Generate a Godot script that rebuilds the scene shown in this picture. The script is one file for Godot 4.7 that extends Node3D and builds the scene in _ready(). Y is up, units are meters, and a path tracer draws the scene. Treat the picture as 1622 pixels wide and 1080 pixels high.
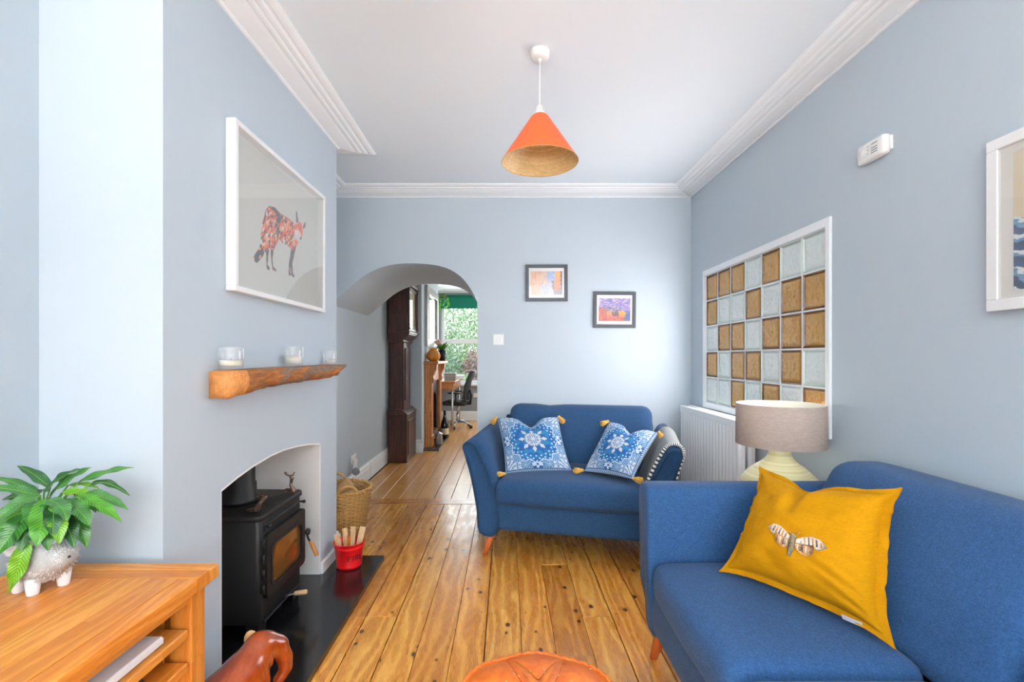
extends Node3D
# A sitting room with a wood stove and an arch through to a dining room. Metres; -z runs from the bay towards the arch.

const XL := -1.53      # left wall
const XR := 1.60       # right wall
const XB := -1.124     # face of the chimney breast
const ZB0 := -1.55     # chimney breast, end nearer the bay
const ZB1 := -3.134    # chimney breast, end nearer the arch
const ZW := -4.10      # wall with the arch
const ZP := -5.25      # far side of that wall
const ZF := -10.15     # garden wall of the dining room
const ZN := 2.60       # bay wall behind the camera
const CH := 2.773      # ceiling height

var M := {}
var used := {}
var rng := RandomNumberGenerator.new()

# ---------------------------------------------------------------- nodes
func numbered(called: String) -> String:
	var n: int = used.get(called, 0)
	used[called] = n + 1
	return called if n == 0 else "%s_%03d" % [called, n]

func tag(o, label: String, category: String, group := "", kind := ""):
	o.set_meta("label", label)
	o.set_meta("category", category)
	if group: o.set_meta("group", group)
	if kind: o.set_meta("kind", kind)
	return o

func thing(called: String, label: String, category: String, at := Vector3.ZERO, turn := 0.0, group := "") -> Node3D:
	var o := Node3D.new()
	o.name = numbered(called)
	o.position = at
	o.rotation.y = turn
	add_child(o, true)
	tag(o, label, category, group)
	return o

func mesh_of(st) -> Mesh:
	if st is Mesh: return st
	st.generate_normals()
	return st.commit()

func solo(called: String, st, m, label: String, category: String, group := "", kind := "") -> MeshInstance3D:
	var o := MeshInstance3D.new()
	o.name = numbered(called)
	o.mesh = mesh_of(st)
	o.material_override = m
	add_child(o, true)
	tag(o, label, category, group, kind)
	return o

# a part whose mesh is in the axes of its thing
func part(root: Node3D, called: String, st, m, label := "", kind := "") -> MeshInstance3D:
	var o := MeshInstance3D.new()
	o.name = called
	o.mesh = mesh_of(st)
	o.material_override = m
	root.add_child(o, true)
	if label: o.set_meta("label", label)
	if kind: o.set_meta("kind", kind)
	return o

# a part whose mesh is in room axes
func wpart(root: Node3D, called: String, st, m, label := "", kind := "") -> MeshInstance3D:
	var o := part(root, called, st, m, label, kind)
	var t := root.transform
	var p = root.get_parent()
	while p is Node3D and p != self:
		t = p.transform * t
		p = p.get_parent()
	o.transform = t.affine_inverse()
	return o

# ---------------------------------------------------------------- shapes
func S(flat := false) -> SurfaceTool:
	var st := SurfaceTool.new()
	st.begin(Mesh.PRIMITIVE_TRIANGLES)
	st.set_smooth_group(-1 if flat else 0)
	return st

func tri(st, a: Vector3, b: Vector3, c: Vector3, ua := Vector2.ZERO, ub := Vector2.ZERO, uc := Vector2.ZERO):
	st.set_uv(ua); st.add_vertex(a)
	st.set_uv(uc); st.add_vertex(c)
	st.set_uv(ub); st.add_vertex(b)

func quad(st, a, b, c, d, ua := Vector2.ZERO, ub := Vector2.ZERO, uc := Vector2.ZERO, ud := Vector2.ZERO):
	tri(st, a, b, c, ua, ub, uc)
	tri(st, a, c, d, ua, uc, ud)

# box with chamfered edges; uv in metres with v along the grain axis
func bx(st, c: Vector3, s: Vector3, bev := 0.0, grain := 1, off := Vector2.ZERO, xf := Transform3D()):
	st.set_smooth_group(-1)
	var h := s * 0.5
	bev = minf(bev, minf(h.x, minf(h.y, h.z)) * 0.9)
	var faces := []
	var pt := func(sg: Vector3, ax: int) -> Vector3:
		var p := Vector3(sg.x * (h.x - bev), sg.y * (h.y - bev), sg.z * (h.z - bev))
		p[ax] = sg[ax] * h[ax]
		return p
	for ax in 3:
		var b := (ax + 1) % 3
		var d := (ax + 2) % 3
		for sg in [-1.0, 1.0]:
			var f := []
			for k in [[-1.0, -1.0], [1.0, -1.0], [1.0, 1.0], [-1.0, 1.0]]:
				var v := Vector3.ZERO
				v[ax] = sg; v[b] = k[0]; v[d] = k[1]
				f.append(pt.call(v, ax))
			faces.append(f)
			if bev > 0.0:
				for sb in [-1.0, 1.0]:
					var e := []
					for k in [[-1.0, ax], [1.0, ax], [1.0, b], [-1.0, b]]:
						var v := Vector3.ZERO
						v[ax] = sg; v[b] = sb; v[d] = k[0]
						e.append(pt.call(v, k[1]))
					faces.append(e)
	if bev > 0.0:
		for i in 8:
			var v := Vector3(1 if i & 1 else -1, 1 if i & 2 else -1, 1 if i & 4 else -1)
			faces.append([pt.call(v, 0), pt.call(v, 1), pt.call(v, 2)])
	for f in faces:
		var n: Vector3 = (f[1] - f[0]).cross(f[2] - f[0])
		if n.dot(f[0] + f[1] + f[2]) < 0.0: f.reverse()
		var an := n.abs()
		var na := 0 if an.x >= an.y and an.x >= an.z else (1 if an.y >= an.z else 2)
		var va := grain if na != grain else (grain + 1) % 3
		var ua := 3 - na - va
		var uv := []
		for p in f: uv.append(Vector2(p[ua], p[va]) + off)
		for k in range(1, f.size() - 1):
			tri(st, xf * (c + f[0]), xf * (c + f[k]), xf * (c + f[k + 1]), uv[0], uv[k], uv[k + 1])

func box(a: Vector3, b: Vector3, bev := 0.0, grain := 1, off := Vector2.ZERO) -> SurfaceTool:
	var st := S(true)
	bx(st, (a + b) * 0.5, (b - a).abs(), bev, grain, off)
	return st

# adds a box given by two corners
func cb(st, a: Vector3, b: Vector3, bev := 0.0, grain := 1, off := Vector2.ZERO):
	bx(st, (a + b) * 0.5, (b - a).abs(), bev, grain, off)

# profile of (radius, height) turned round the y axis
func lathe(st, prof: Array, n := 24, xf := Transform3D(), smooth := true, scale_uv := Vector2.ONE):
	st.set_smooth_group(0 if smooth else -1)
	var l := 0.0
	for i in prof.size() - 1:
		var p: Vector2 = prof[i]
		var q: Vector2 = prof[i + 1]
		var l2 := l + p.distance_to(q)
		for k in n:
			var a := TAU * k / n
			var b := TAU * ((k + 1) % n) / n
			var v0 := xf * Vector3(p.x * cos(a), p.y, p.x * sin(a))
			var v1 := xf * Vector3(p.x * cos(b), p.y, p.x * sin(b))
			var v2 := xf * Vector3(q.x * cos(b), q.y, q.x * sin(b))
			var v3 := xf * Vector3(q.x * cos(a), q.y, q.x * sin(a))
			var u0 := float(k) / n
			var u1 := float(k + 1) / n
			if p.x > 1e-6: tri(st, v0, v2, v1, Vector2(u0, l) * scale_uv, Vector2(u1, l2) * scale_uv, Vector2(u1, l) * scale_uv)
			if q.x > 1e-6: tri(st, v0, v3, v2, Vector2(u0, l) * scale_uv, Vector2(u0, l2) * scale_uv, Vector2(u1, l2) * scale_uv)
		l = l2

# tube along points; radius a number or one per point
func tube(st, pts: Array, r, n := 8, caps := true):
	st.set_smooth_group(0)
	var rings := []
	var side := Vector3.ZERO
	for i in pts.size():
		var t: Vector3 = (pts[mini(i + 1, pts.size() - 1)] - pts[maxi(i - 1, 0)]).normalized()
		if i == 0: side = t.cross(Vector3.UP if absf(t.y) < 0.9 else Vector3.RIGHT).normalized()
		else: side = (side - t * side.dot(t)).normalized()
		var up := t.cross(side)
		var rr: float = r[i] if r is Array else r
		var ring := []
		for k in n:
			var a := TAU * k / n
			ring.append(pts[i] + (side * cos(a) + up * sin(a)) * rr)
		rings.append(ring)
	for i in pts.size() - 1:
		for k in n:
			var k2 := (k + 1) % n
			quad(st, rings[i][k], rings[i + 1][k], rings[i + 1][k2], rings[i][k2], Vector2(float(k) / n, i), Vector2(float(k) / n, i + 1), Vector2(float(k + 1) / n, i + 1), Vector2(float(k + 1) / n, i))
	if caps:
		for k in range(1, n - 1):
			tri(st, rings[0][0], rings[0][k], rings[0][k + 1])
			tri(st, rings[-1][0], rings[-1][k + 1], rings[-1][k])

# rings of equal count joined into a skin; ends closed by fans
func loft(st, rings: Array, caps := true, closed := true, uvs := Vector2.ONE):
	st.set_smooth_group(0)
	var n: int = rings[0].size()
	for i in rings.size() - 1:
		for k in (n if closed else n - 1):
			var k2 := (k + 1) % n
			var a := Vector2(float(k) / n, float(i) / (rings.size() - 1)) * uvs
			var b := Vector2(float(k + 1) / n, float(i + 1) / (rings.size() - 1)) * uvs
			quad(st, rings[i][k], rings[i][k2], rings[i + 1][k2], rings[i + 1][k], a, Vector2(b.x, a.y), b, Vector2(a.x, b.y))
	if caps:
		for e in [0, rings.size() - 1]:
			var c := Vector3.ZERO
			for p in rings[e]: c += p
			c /= n
			for k in n:
				if e == 0: tri(st, c, rings[e][(k + 1) % n], rings[e][k])
				else: tri(st, c, rings[e][k], rings[e][(k + 1) % n])

# outline in the plane of ax, ay pushed from o along n by depth
func prism(st, poly: PackedVector2Array, o: Vector3, ax: Vector3, ay: Vector3, depth: Vector3, uvs := 1.0):
	st.set_smooth_group(-1)
	if Geometry2D.is_polygon_clockwise(poly): poly.reverse()
	var idx := Geometry2D.triangulate_polygon(poly)
	var up := ax.cross(ay).dot(depth) > 0.0
	var at := func(p: Vector2, k: float) -> Vector3: return o + ax * p.x + ay * p.y + depth * k
	for i in range(0, idx.size(), 3):
		var a := poly[idx[i]]
		var b := poly[idx[i + 1]]
		var c := poly[idx[i + 2]]
		if (b - a).cross(c - a) < 0.0:
			var t := b
			b = c
			c = t
		if not up:
			var t2 := b
			b = c
			c = t2
		tri(st, at.call(a, 1.0), at.call(b, 1.0), at.call(c, 1.0), a * uvs, b * uvs, c * uvs)
		tri(st, at.call(a, 0.0), at.call(c, 0.0), at.call(b, 0.0), a * uvs, c * uvs, b * uvs)
	var dl := depth.length()
	var l := 0.0
	for i in poly.size():
		var a := poly[i]
		var b := poly[(i + 1) % poly.size()]
		var l2 := l + a.distance_to(b)
		if up: quad(st, at.call(a, 0.0), at.call(b, 0.0), at.call(b, 1.0), at.call(a, 1.0), Vector2(l, 0) * uvs, Vector2(l2, 0) * uvs, Vector2(l2, dl) * uvs, Vector2(l, dl) * uvs)
		else: quad(st, at.call(b, 0.0), at.call(a, 0.0), at.call(a, 1.0), at.call(b, 1.0), Vector2(l2, 0) * uvs, Vector2(l, 0) * uvs, Vector2(l, dl) * uvs, Vector2(l2, dl) * uvs)
		l = l2

# surface over u, v in 0..1
func surf(st, nu: int, nv: int, fn: Callable, smooth := true):
	st.set_smooth_group(0 if smooth else -1)
	var g := []
	for i in nu + 1:
		var row := []
		for j in nv + 1: row.append(fn.call(float(i) / nu, float(j) / nv))
		g.append(row)
	for i in nu:
		for j in nv:
			quad(st, g[i][j], g[i + 1][j], g[i + 1][j + 1], g[i][j + 1], Vector2(float(i) / nu, float(j) / nv), Vector2(float(i + 1) / nu, float(j) / nv), Vector2(float(i + 1) / nu, float(j + 1) / nv), Vector2(float(i) / nu, float(j + 1) / nv))

# upholstered block: a rounded box, then bent by fn(point, unit position)
func soft(st, c: Vector3, s: Vector3, r: float, n: Vector3i, fn = null, xf := Transform3D()):
	st.set_smooth_group(0)
	var h := s * 0.5
	for ax in 3:
		var b := (ax + 1) % 3
		var d := (ax + 2) % 3
		for sg in [-1.0, 1.0]:
			var g := []
			for i in n[b] + 1:
				var row := []
				for j in n[d] + 1:
					var q := Vector3.ZERO
					q[ax] = sg
					q[b] = sin((2.0 * i / n[b] - 1.0) * PI * 0.5) * 0.35 + (2.0 * i / n[b] - 1.0) * 0.65
					q[d] = sin((2.0 * j / n[d] - 1.0) * PI * 0.5) * 0.35 + (2.0 * j / n[d] - 1.0) * 0.65
					var p := q * h
					var inner := p.clamp(-(h - Vector3.ONE * r), h - Vector3.ONE * r)
					var out := p - inner
					if out.length() > 1e-6: p = inner + out.normalized() * minf(r, out.length() if out.length() < r else r)
					if fn: p = fn.call(p, Vector3(p.x / h.x, p.y / h.y, p.z / h.z))
					row.append((xf * (p + c)).snappedf(0.00002))
				g.append(row)
			for i in n[b]:
				for j in n[d]:
					if sg > 0: quad(st, g[i][j], g[i + 1][j], g[i + 1][j + 1], g[i][j + 1])
					else: quad(st, g[i][j], g[i][j + 1], g[i + 1][j + 1], g[i + 1][j])

func ball(st, c: Vector3, r: Vector3, n := 12, b := Basis()):
	var prof := []
	for i in n / 2 + 1:
		var a := -PI / 2 + PI * i / (n / 2)
		prof.append(Vector2(maxf(cos(a), 0.0), sin(a)))
	lathe(st, prof, n, Transform3D(b * Basis.from_scale(r), c))

# smooth union of tapered capsules [a, b, ra, rb] meshed as surface nets
func blob(st, caps: Array, cell: float, k: float, bump = null):
	st.set_smooth_group(0)
	var lo := Vector3.ONE * 1e9
	var hi := Vector3.ONE * -1e9
	for c in caps:
		var r: float = maxf(c[2], c[3]) + cell * 3.0
		lo = lo.min(c[0] - Vector3.ONE * r).min(c[1] - Vector3.ONE * r)
		hi = hi.max(c[0] + Vector3.ONE * r).max(c[1] + Vector3.ONE * r)
	var nx := int((hi.x - lo.x) / cell) + 1
	var ny := int((hi.y - lo.y) / cell) + 1
	var nz := int((hi.z - lo.z) / cell) + 1
	var f := PackedFloat32Array()
	f.resize(nx * ny * nz)
	f.fill(1.0)
	for c in caps:
		var a: Vector3 = c[0]
		var ab: Vector3 = c[1] - c[0]
		var l2 := maxf(ab.length_squared(), 1e-9)
		var ra: float = c[2]
		var rb: float = c[3]
		var reach := maxf(ra, rb) + k * 1.2 + cell * 2.0
		var i0 := (((a.min(c[1])) - Vector3.ONE * reach - lo) / cell).floor()
		var i1 := (((a.max(c[1])) + Vector3.ONE * reach - lo) / cell).ceil()
		for z in range(maxi(0, int(i0.z)), mini(nz, int(i1.z) + 1)):
			for y in range(maxi(0, int(i0.y)), mini(ny, int(i1.y) + 1)):
				for x in range(maxi(0, int(i0.x)), mini(nx, int(i1.x) + 1)):
					var p := lo + Vector3(x, y, z) * cell - a
					var t := clampf(p.dot(ab) / l2, 0.0, 1.0)
					var d := (p - ab * t).length() - lerpf(ra, rb, t)
					var at := (z * ny + y) * nx + x
					var e := f[at]
					var hh := maxf(k - absf(e - d), 0.0) / k
					f[at] = minf(e, d) - hh * hh * k * 0.25
	var vert := {}
	var offs := [0, 1, nx, nx + 1, nx * ny, nx * ny + 1, nx * ny + nx, nx * ny + nx + 1]
	for z in nz - 1:
		for y in ny - 1:
			for x in nx - 1:
				var at := (z * ny + y) * nx + x
				var neg := 0
				for o in offs:
					if f[at + o] < 0.0: neg += 1
				if neg == 0 or neg == 8: continue
				var sum := Vector3.ZERO
				var cnt := 0
				for i in 8:
					for ax in 3:
						if i & (1 << ax): continue
						var j := i | (1 << ax)
						var va := f[at + offs[i]]
						var vb := f[at + offs[j]]
						if (va < 0.0) != (vb < 0.0):
							var p := Vector3(i & 1, (i >> 1) & 1, (i >> 2) & 1)
							p[ax] += va / (va - vb)
							sum += p
							cnt += 1
				var w := lo + (Vector3(x, y, z) + sum / cnt) * cell
				vert[at] = bump.call(w) if bump else w
	var step := [1, nx, nx * ny]
	for at in vert:
		var x: int = at % nx
		var y: int = (at / nx) % ny
		var z: int = at / (nx * ny)
		for ax in 3:
			var b: int = step[(ax + 1) % 3]
			var d: int = step[(ax + 2) % 3]
			if [x, y, z][(ax + 1) % 3] == 0 or [x, y, z][(ax + 2) % 3] == 0: continue
			var s0: bool = f[at] < 0.0
			if s0 == (f[at + step[ax]] < 0.0): continue
			if not (vert.has(at - b) and vert.has(at - d) and vert.has(at - b - d)): continue
			if s0: quad(st, vert[at - b - d], vert[at - d], vert[at], vert[at - b])
			else: quad(st, vert[at - b - d], vert[at - b], vert[at], vert[at - d])

# a moulding of outline (out, up) along one straight run; na and nb are the directions that the ends are mitred along
func moulding(prof: Array, a: Vector3, b: Vector3, out_a: Vector3, out_b: Vector3) -> SurfaceTool:
	var st := S(true)
	var ra := []
	var rb := []
	for p in prof:
		ra.append(a + out_a * p.x + Vector3.UP * p.y)
		rb.append(b + out_b * p.x + Vector3.UP * p.y)
	for i in prof.size():
		var j := (i + 1) % prof.size()
		quad(st, ra[i], rb[i], rb[j], ra[j])
	for i in range(1, prof.size() - 1):
		tri(st, ra[0], ra[i], ra[i + 1])
		tri(st, rb[0], rb[i + 1], rb[i])
	return st

# ---------------------------------------------------------------- materials
func mat(c: Color, rough := 0.6, extra := {}) -> StandardMaterial3D:
	var m := StandardMaterial3D.new()
	m.albedo_color = c
	m.roughness = rough
	for k in extra: m.set(k, extra[k])
	return m

func rgb(r: int, g: int, b: int) -> Color: return Color8(r, g, b)

func noise(freq: float, s := 1, oct := 3) -> FastNoiseLite:
	var n := FastNoiseLite.new()
	n.noise_type = FastNoiseLite.TYPE_SIMPLEX_SMOOTH
	n.frequency = freq
	n.seed = s
	n.fractal_octaves = oct
	return n

func paint(w: int, h: int, fn: Callable) -> ImageTexture:
	var by := PackedByteArray()
	by.resize(w * h * 3)
	var i := 0
	for y in h:
		for x in w:
			var c: Color = fn.call(x, y)
			by[i] = clampi(int(c.r * 255.0), 0, 255)
			by[i + 1] = clampi(int(c.g * 255.0), 0, 255)
			by[i + 2] = clampi(int(c.b * 255.0), 0, 255)
			i += 3
	return ImageTexture.create_from_image(Image.create_from_data(w, h, false, Image.FORMAT_RGB8, by))

# timber with the grain down the picture
func timber(w: int, h: int, s: int, dark: Color, mid: Color, light: Color, lines: float, warp: float, knots: int) -> ImageTexture:
	var n1 := noise(0.006, s, 2)
	var n2 := noise(0.05, s + 7, 2)
	var r := RandomNumberGenerator.new()
	r.seed = s
	var kn := []
	for i in knots: kn.append([r.randf() * w, r.randf() * h, r.randf_range(0.5, 1.0)])
	var img := Image.create(w, h, false, Image.FORMAT_RGB8)
	var by := PackedByteArray()
	by.resize(w * h * 3)
	var i := 0
	for y in h:
		for x in w:
			var t := n1.get_noise_2d(x * 1.4, y * 0.22) * warp
			var ring := 0.5 + 0.5 * sin((float(x) / w * lines + t) * TAU)
			ring = ring * ring
			var fine := n2.get_noise_2d(x * 6.0, y * 0.35)
			var v := clampf(ring * 0.55 + 0.30 + fine * 0.5, 0.0, 1.0)
			var c := dark.lerp(mid, v * 2.0) if v < 0.5 else mid.lerp(light, v * 2.0 - 1.0)
			by[i] = int(c.r * 255.0); by[i + 1] = int(c.g * 255.0); by[i + 2] = int(c.b * 255.0)
			i += 3
	img = Image.create_from_data(w, h, false, Image.FORMAT_RGB8, by)
	for q in kn:
		var rr: float = 9.0 * q[2] * w / 512.0
		for dy in range(int(-rr * 5), int(rr * 5)):
			for dx in range(int(-rr * 2.2), int(rr * 2.2)):
				var x := posmod(int(q[0]) + dx, w)
				var y := posmod(int(q[1]) + dy, h)
				var d := sqrt(pow(dx / rr, 2) + pow(dy / (rr * 1.6), 2))
				var c := img.get_pixel(x, y)
				if d < 1.0: c = c.lerp(dark * 0.35, 0.85)
				elif d < 2.2: c = c.lerp(dark, (2.2 - d) / 1.2 * (0.45 + 0.35 * sin(d * 14.0)))
				img.set_pixel(x, y, c)
	return ImageTexture.create_from_image(img)

func bump_of(tex: Texture2D, strength: float) -> ImageTexture:
	var im: Image = tex.get_image().duplicate()
	im.bump_map_to_normal_map(strength)
	return ImageTexture.create_from_image(im)

func nmap(freq: float, s: int, strength: float, size := 256, oct := 3) -> ImageTexture:
	var im := noise(freq, s, oct).get_seamless_image(size, size)
	im.bump_map_to_normal_map(strength)
	return ImageTexture.create_from_image(im)

# cloth: threads of slightly different tone
func cloth(c0: Color, c1: Color, s: int, streak: float, size := 256) -> ImageTexture:
	var r := RandomNumberGenerator.new()
	r.seed = s
	var lens := PackedFloat32Array()
	lens.resize(size * size)
	for y in size:
		var v := r.randf()
		for x in size:
			if r.randf() > streak: v = r.randf()
			lens[y * size + x] = v
	return paint(size, size, func(x: int, y: int):
		var v := lens[y * size + x] * 0.65 + lens[posmod(y - 1, size) * size + x] * 0.2 + 0.15 * (0.5 + 0.5 * sin(x * PI))
		return c0.lerp(c1, v))

# ---------------------------------------------------------------- the place
func _ready():
	rng.seed = 11
	set_view()
	make_materials()
	build_shell()
	build_floor()
	build_mouldings()
	build_glass_blocks()
	build_dining_window()
	build_garden()
	build_stove()
	build_mantel()
	build_pictures()
	build_sofas()
	build_cushions()
	build_lamps()
	build_radiator()
	build_sideboard()
	build_plant()
	build_hearth_things()
	build_pouffe()
	build_clock()
	build_dining_room()

func set_view():
	var cam := Camera3D.new()
	cam.name = "camera"
	cam.position = Vector3(0, 1.34, 0)
	cam.projection = Camera3D.PROJECTION_FRUSTUM
	cam.near = 0.05
	cam.far = 200.0
	cam.size = 2.0 * 0.05 * 0.72
	cam.frustum_offset = Vector2(0.012, 0.03467) * 0.05
	add_child(cam)
	cam.current = true
	var sky := Sky.new()
	var sm := ProceduralSkyMaterial.new()
	sm.sky_top_color = Color(0.70, 0.80, 0.95)
	sm.sky_horizon_color = Color(0.95, 0.97, 1.0)
	sm.sky_curve = 0.25
	sm.sky_energy_multiplier = 1.0
	sm.ground_bottom_color = Color(0.45, 0.47, 0.42)
	sm.ground_horizon_color = Color(0.8, 0.83, 0.85)
	sm.sun_angle_max = 1.0
	sky.sky_material = sm
	var env := Environment.new()
	env.background_mode = Environment.BG_SKY
	env.sky = sky
	env.background_energy_multiplier = 3.4
	env.tonemap_mode = Environment.TONE_MAPPER_LINEAR
	env.tonemap_exposure = 1.12
	env.sdfgi_enabled = true
	env.ssao_enabled = true
	env.ssil_enabled = true
	var we := WorldEnvironment.new()
	we.name = "surroundings"
	we.environment = env
	add_child(we)
	# daylight of the unseen bay window, aimed up so the ceiling spreads it
	area_light("unseen_bay_light", Vector3(0.05, 1.0, ZN - 0.06), Vector2(2.6, 1.0), Vector3(1.75, 0, 0), Color(0.99, 0.99, 0.99), 56.0)
	# hall daylight from out of view, placed to light the back of the room
	area_light("unseen_hall_light", Vector3(XR - 0.03, 1.486, -3.08), Vector2(1.43, 1.0), Vector3(0, PI / 2, 0), Color(1.0, 0.98, 0.99), 2.55)
	# daylight through the garden window of the dining room
	area_light("garden_daylight", Vector3(-0.45, 1.75, ZF + 0.16), Vector2(1.8, 1.6), Vector3(0, PI, 0), Color(1.0, 1.0, 0.98), 3.0)
	# added fill light for the dining room, out of view; no window stands there
	area_light("added_dining_fill", Vector3(XR - 0.05, 1.5, -8.0), Vector2(1.6, 1.8), Vector3(0, PI / 2, 0), Color(1.0, 0.99, 0.97), 3.5)

func area_light(called: String, at: Vector3, size: Vector2, turn: Vector3, c: Color, e: float):
	var l := AreaLight3D.new()
	l.name = called
	l.area_size = size
	l.light_color = c
	l.light_energy = e
	l.shadow_enabled = true
	l.set("area_range", 30.0)
	l.set("area_attenuation", 2.0)
	l.position = at
	l.rotation = turn
	add_child(l)

func make_materials():
	var plaster := nmap(0.02, 3, 3.0)
	var tri3 := {"uv1_triplanar": true, "uv1_world_triplanar": true, "uv1_scale": Vector3.ONE * 1.3}
	M.wall = mat(rgb(188, 200, 209), 0.75, {"normal_enabled": true, "normal_texture": plaster, "normal_scale": 0.10}.merged(tri3))
	M.grey_wall = mat(rgb(150, 158, 164), 0.75)
	M.ceiling = mat(rgb(230, 240, 246), 0.85)
	M.white = mat(rgb(244, 248, 250), 0.45)
	M.gloss_white = mat(rgb(240, 240, 240), 0.22)
	M.plastic = mat(rgb(238, 237, 233), 0.35)
	M.lining = mat(rgb(238, 236, 233), 0.7)
	M.subfloor = mat(rgb(38, 24, 12), 0.9)
	# pine boards
	var pine := timber(512, 2048, 5, rgb(184, 112, 36), rgb(222, 154, 66), rgb(242, 184, 92), 11.0, 1.0, 30)
	var sc := noise(0.02, 9, 4)
	M.scuff = paint(256, 256, func(x: int, y: int): return Color.WHITE * (0.62 + 0.35 * sc.get_noise_2d(x * 2.0, y * 2.0)))
	M.pine = []
	for t in [rgb(255, 255, 255), rgb(240, 228, 214), rgb(255, 246, 230), rgb(226, 212, 196)]:
		M.pine.append(mat(t, 0.5, {"albedo_texture": pine, "uv1_scale": Vector3(1.0 / 0.66, 1.0 / 2.6, 1), "roughness_texture": M.scuff, "clearcoat_enabled": true, "clearcoat": 0.3, "clearcoat_roughness": 0.16}))
	var worn := timber(256, 1024, 6, rgb(196, 132, 66), rgb(214, 154, 84), rgb(226, 170, 100), 5.0, 0.8, 0)
	M.worn_pine = []
	for t in [rgb(255, 255, 255), rgb(244, 234, 222)]: M.worn_pine.append(mat(t, 0.3, {"albedo_texture": worn, "uv1_scale": Vector3(1.0 / 0.66, 1.0 / 2.6, 1), "clearcoat_enabled": true, "clearcoat": 0.25, "clearcoat_roughness": 0.15}))
	# oak of the sideboard
	var oak := timber(512, 1024, 21, rgb(198, 118, 40), rgb(216, 140, 56), rgb(230, 160, 78), 4.0, 1.2, 0)
	M.oak = []
	for t in [rgb(255, 255, 255), rgb(244, 232, 220), rgb(255, 240, 222)]:
		M.oak.append(mat(t, 0.38, {"albedo_texture": oak, "uv1_scale": Vector3(1.0 / 0.35, 1.0 / 1.1, 1)}))
	var dark := timber(256, 512, 31, rgb(32, 13, 7), rgb(60, 25, 14), rgb(84, 38, 22), 6.0, 2.0, 0)
	M.mahogany = mat(Color.WHITE, 0.32, {"albedo_texture": dark, "uv1_scale": Vector3(3, 1.2, 1)})
	var honey := timber(256, 512, 41, rgb(140, 78, 26), rgb(176, 106, 42), rgb(196, 130, 58), 6.0, 2.0, 2)
	M.honey = mat(Color.WHITE, 0.4, {"albedo_texture": honey, "uv1_scale": Vector3(2.5, 1.1, 1)})
	var pale := timber(128, 256, 43, rgb(198, 152, 104), rgb(226, 188, 140), rgb(240, 212, 170), 5.0, 1.5, 0)
	M.pale_wood = mat(Color.WHITE, 0.7, {"albedo_texture": pale, "uv1_scale": Vector3(8, 4, 1)})
	# upholstery
	var blue := cloth(rgb(18, 52, 92), rgb(52, 98, 146), 51, 0.55)
	var weave := bump_of(blue, 2.0)
	var fab := {"albedo_texture": blue, "normal_enabled": true, "normal_texture": weave, "normal_scale": 0.35, "uv1_triplanar": true, "uv1_scale": Vector3.ONE * 3.6, "rim_enabled": true, "rim": 0.12, "rim_tint": 0.8}
	M.blue_cloth = mat(rgb(255, 255, 255), 0.92, fab)
	M.steel_blue_cloth = mat(rgb(226, 230, 226), 0.92, fab)
	M.orange_wood = mat(rgb(205, 104, 48), 0.4)
	M.velvet = mat(rgb(192, 134, 9), 0.8, {"metallic_specular": 0.2, "rim_enabled": true, "rim": 0.7, "rim_tint": 0.9, "albedo_texture": cloth(rgb(226, 222, 214), Color.WHITE, 61, 0.8), "normal_enabled": true, "normal_texture": nmap(0.012, 62, 5.0), "normal_scale": 0.25, "uv1_triplanar": true, "uv1_scale": Vector3.ONE * 2.2})
	M.tassel = mat(rgb(222, 172, 84), 0.85)
	M.cream = mat(rgb(214, 206, 186), 0.85)
	M.black_iron = mat(rgb(21, 22, 24), 0.5, {"metallic_specular": 0.45, "normal_enabled": true, "normal_texture": nmap(0.08, 71, 2.0), "normal_scale": 0.12, "uv1_triplanar": true, "uv1_scale": Vector3.ONE * 6.0})
	M.iron_dark = mat(rgb(20, 20, 22), 0.6)
	M.steel = mat(rgb(190, 190, 192), 0.28, {"metallic": 1.0})
	M.bronze = mat(rgb(104, 84, 74), 0.42, {"metallic": 0.6})
	M.granite = mat(rgb(22, 22, 24), 0.16)
	M.stove_glass = mat(rgb(146, 98, 44), 0.16, {"metallic": 0.55})  # amber albedo stands in for the floor mirrored in the dark glass
	M.red = mat(rgb(214, 18, 24), 0.3)
	M.red_dark = mat(rgb(120, 10, 14), 0.5)
	M.ink = mat(rgb(30, 22, 24), 0.7)
	M.glass = mat(Color(0.95, 0.98, 0.97, 0.06), 0.02, {"transparency": BaseMaterial3D.TRANSPARENCY_ALPHA, "metallic_specular": 0.5})
	M.jar_glass = mat(Color(0.96, 0.99, 0.98, 0.07), 0.03, {"transparency": BaseMaterial3D.TRANSPARENCY_ALPHA, "metallic_specular": 0.6})
	M.wax = mat(rgb(240, 236, 222), 0.5, {"subsurf_scatter_enabled": true, "subsurf_scatter_strength": 0.3})
	M.charcoal = mat(rgb(62, 66, 72), 0.4)
	M.paper = mat(rgb(236, 234, 236), 0.8)
	M.black = mat(rgb(24, 24, 26), 0.45)
	M.green_blind = mat(rgb(0, 118, 96), 0.8, {"backlight_enabled": true, "backlight": Color(0.0, 0.12, 0.09)})
	M.silver = mat(rgb(150, 152, 154), 0.38, {"metallic": 0.55})
	M.mirror = mat(rgb(240, 242, 242), 0.02, {"metallic": 1.0})
	M.amber = mat(Color(0.82, 0.47, 0.03, 0.75), 0.12, {"metallic_specular": 0.6})

func wall(called: String, a: Vector3, b: Vector3, m, label: String) -> MeshInstance3D:
	return solo(called, box(a, b), m, label, "wall", "", "structure")

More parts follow.
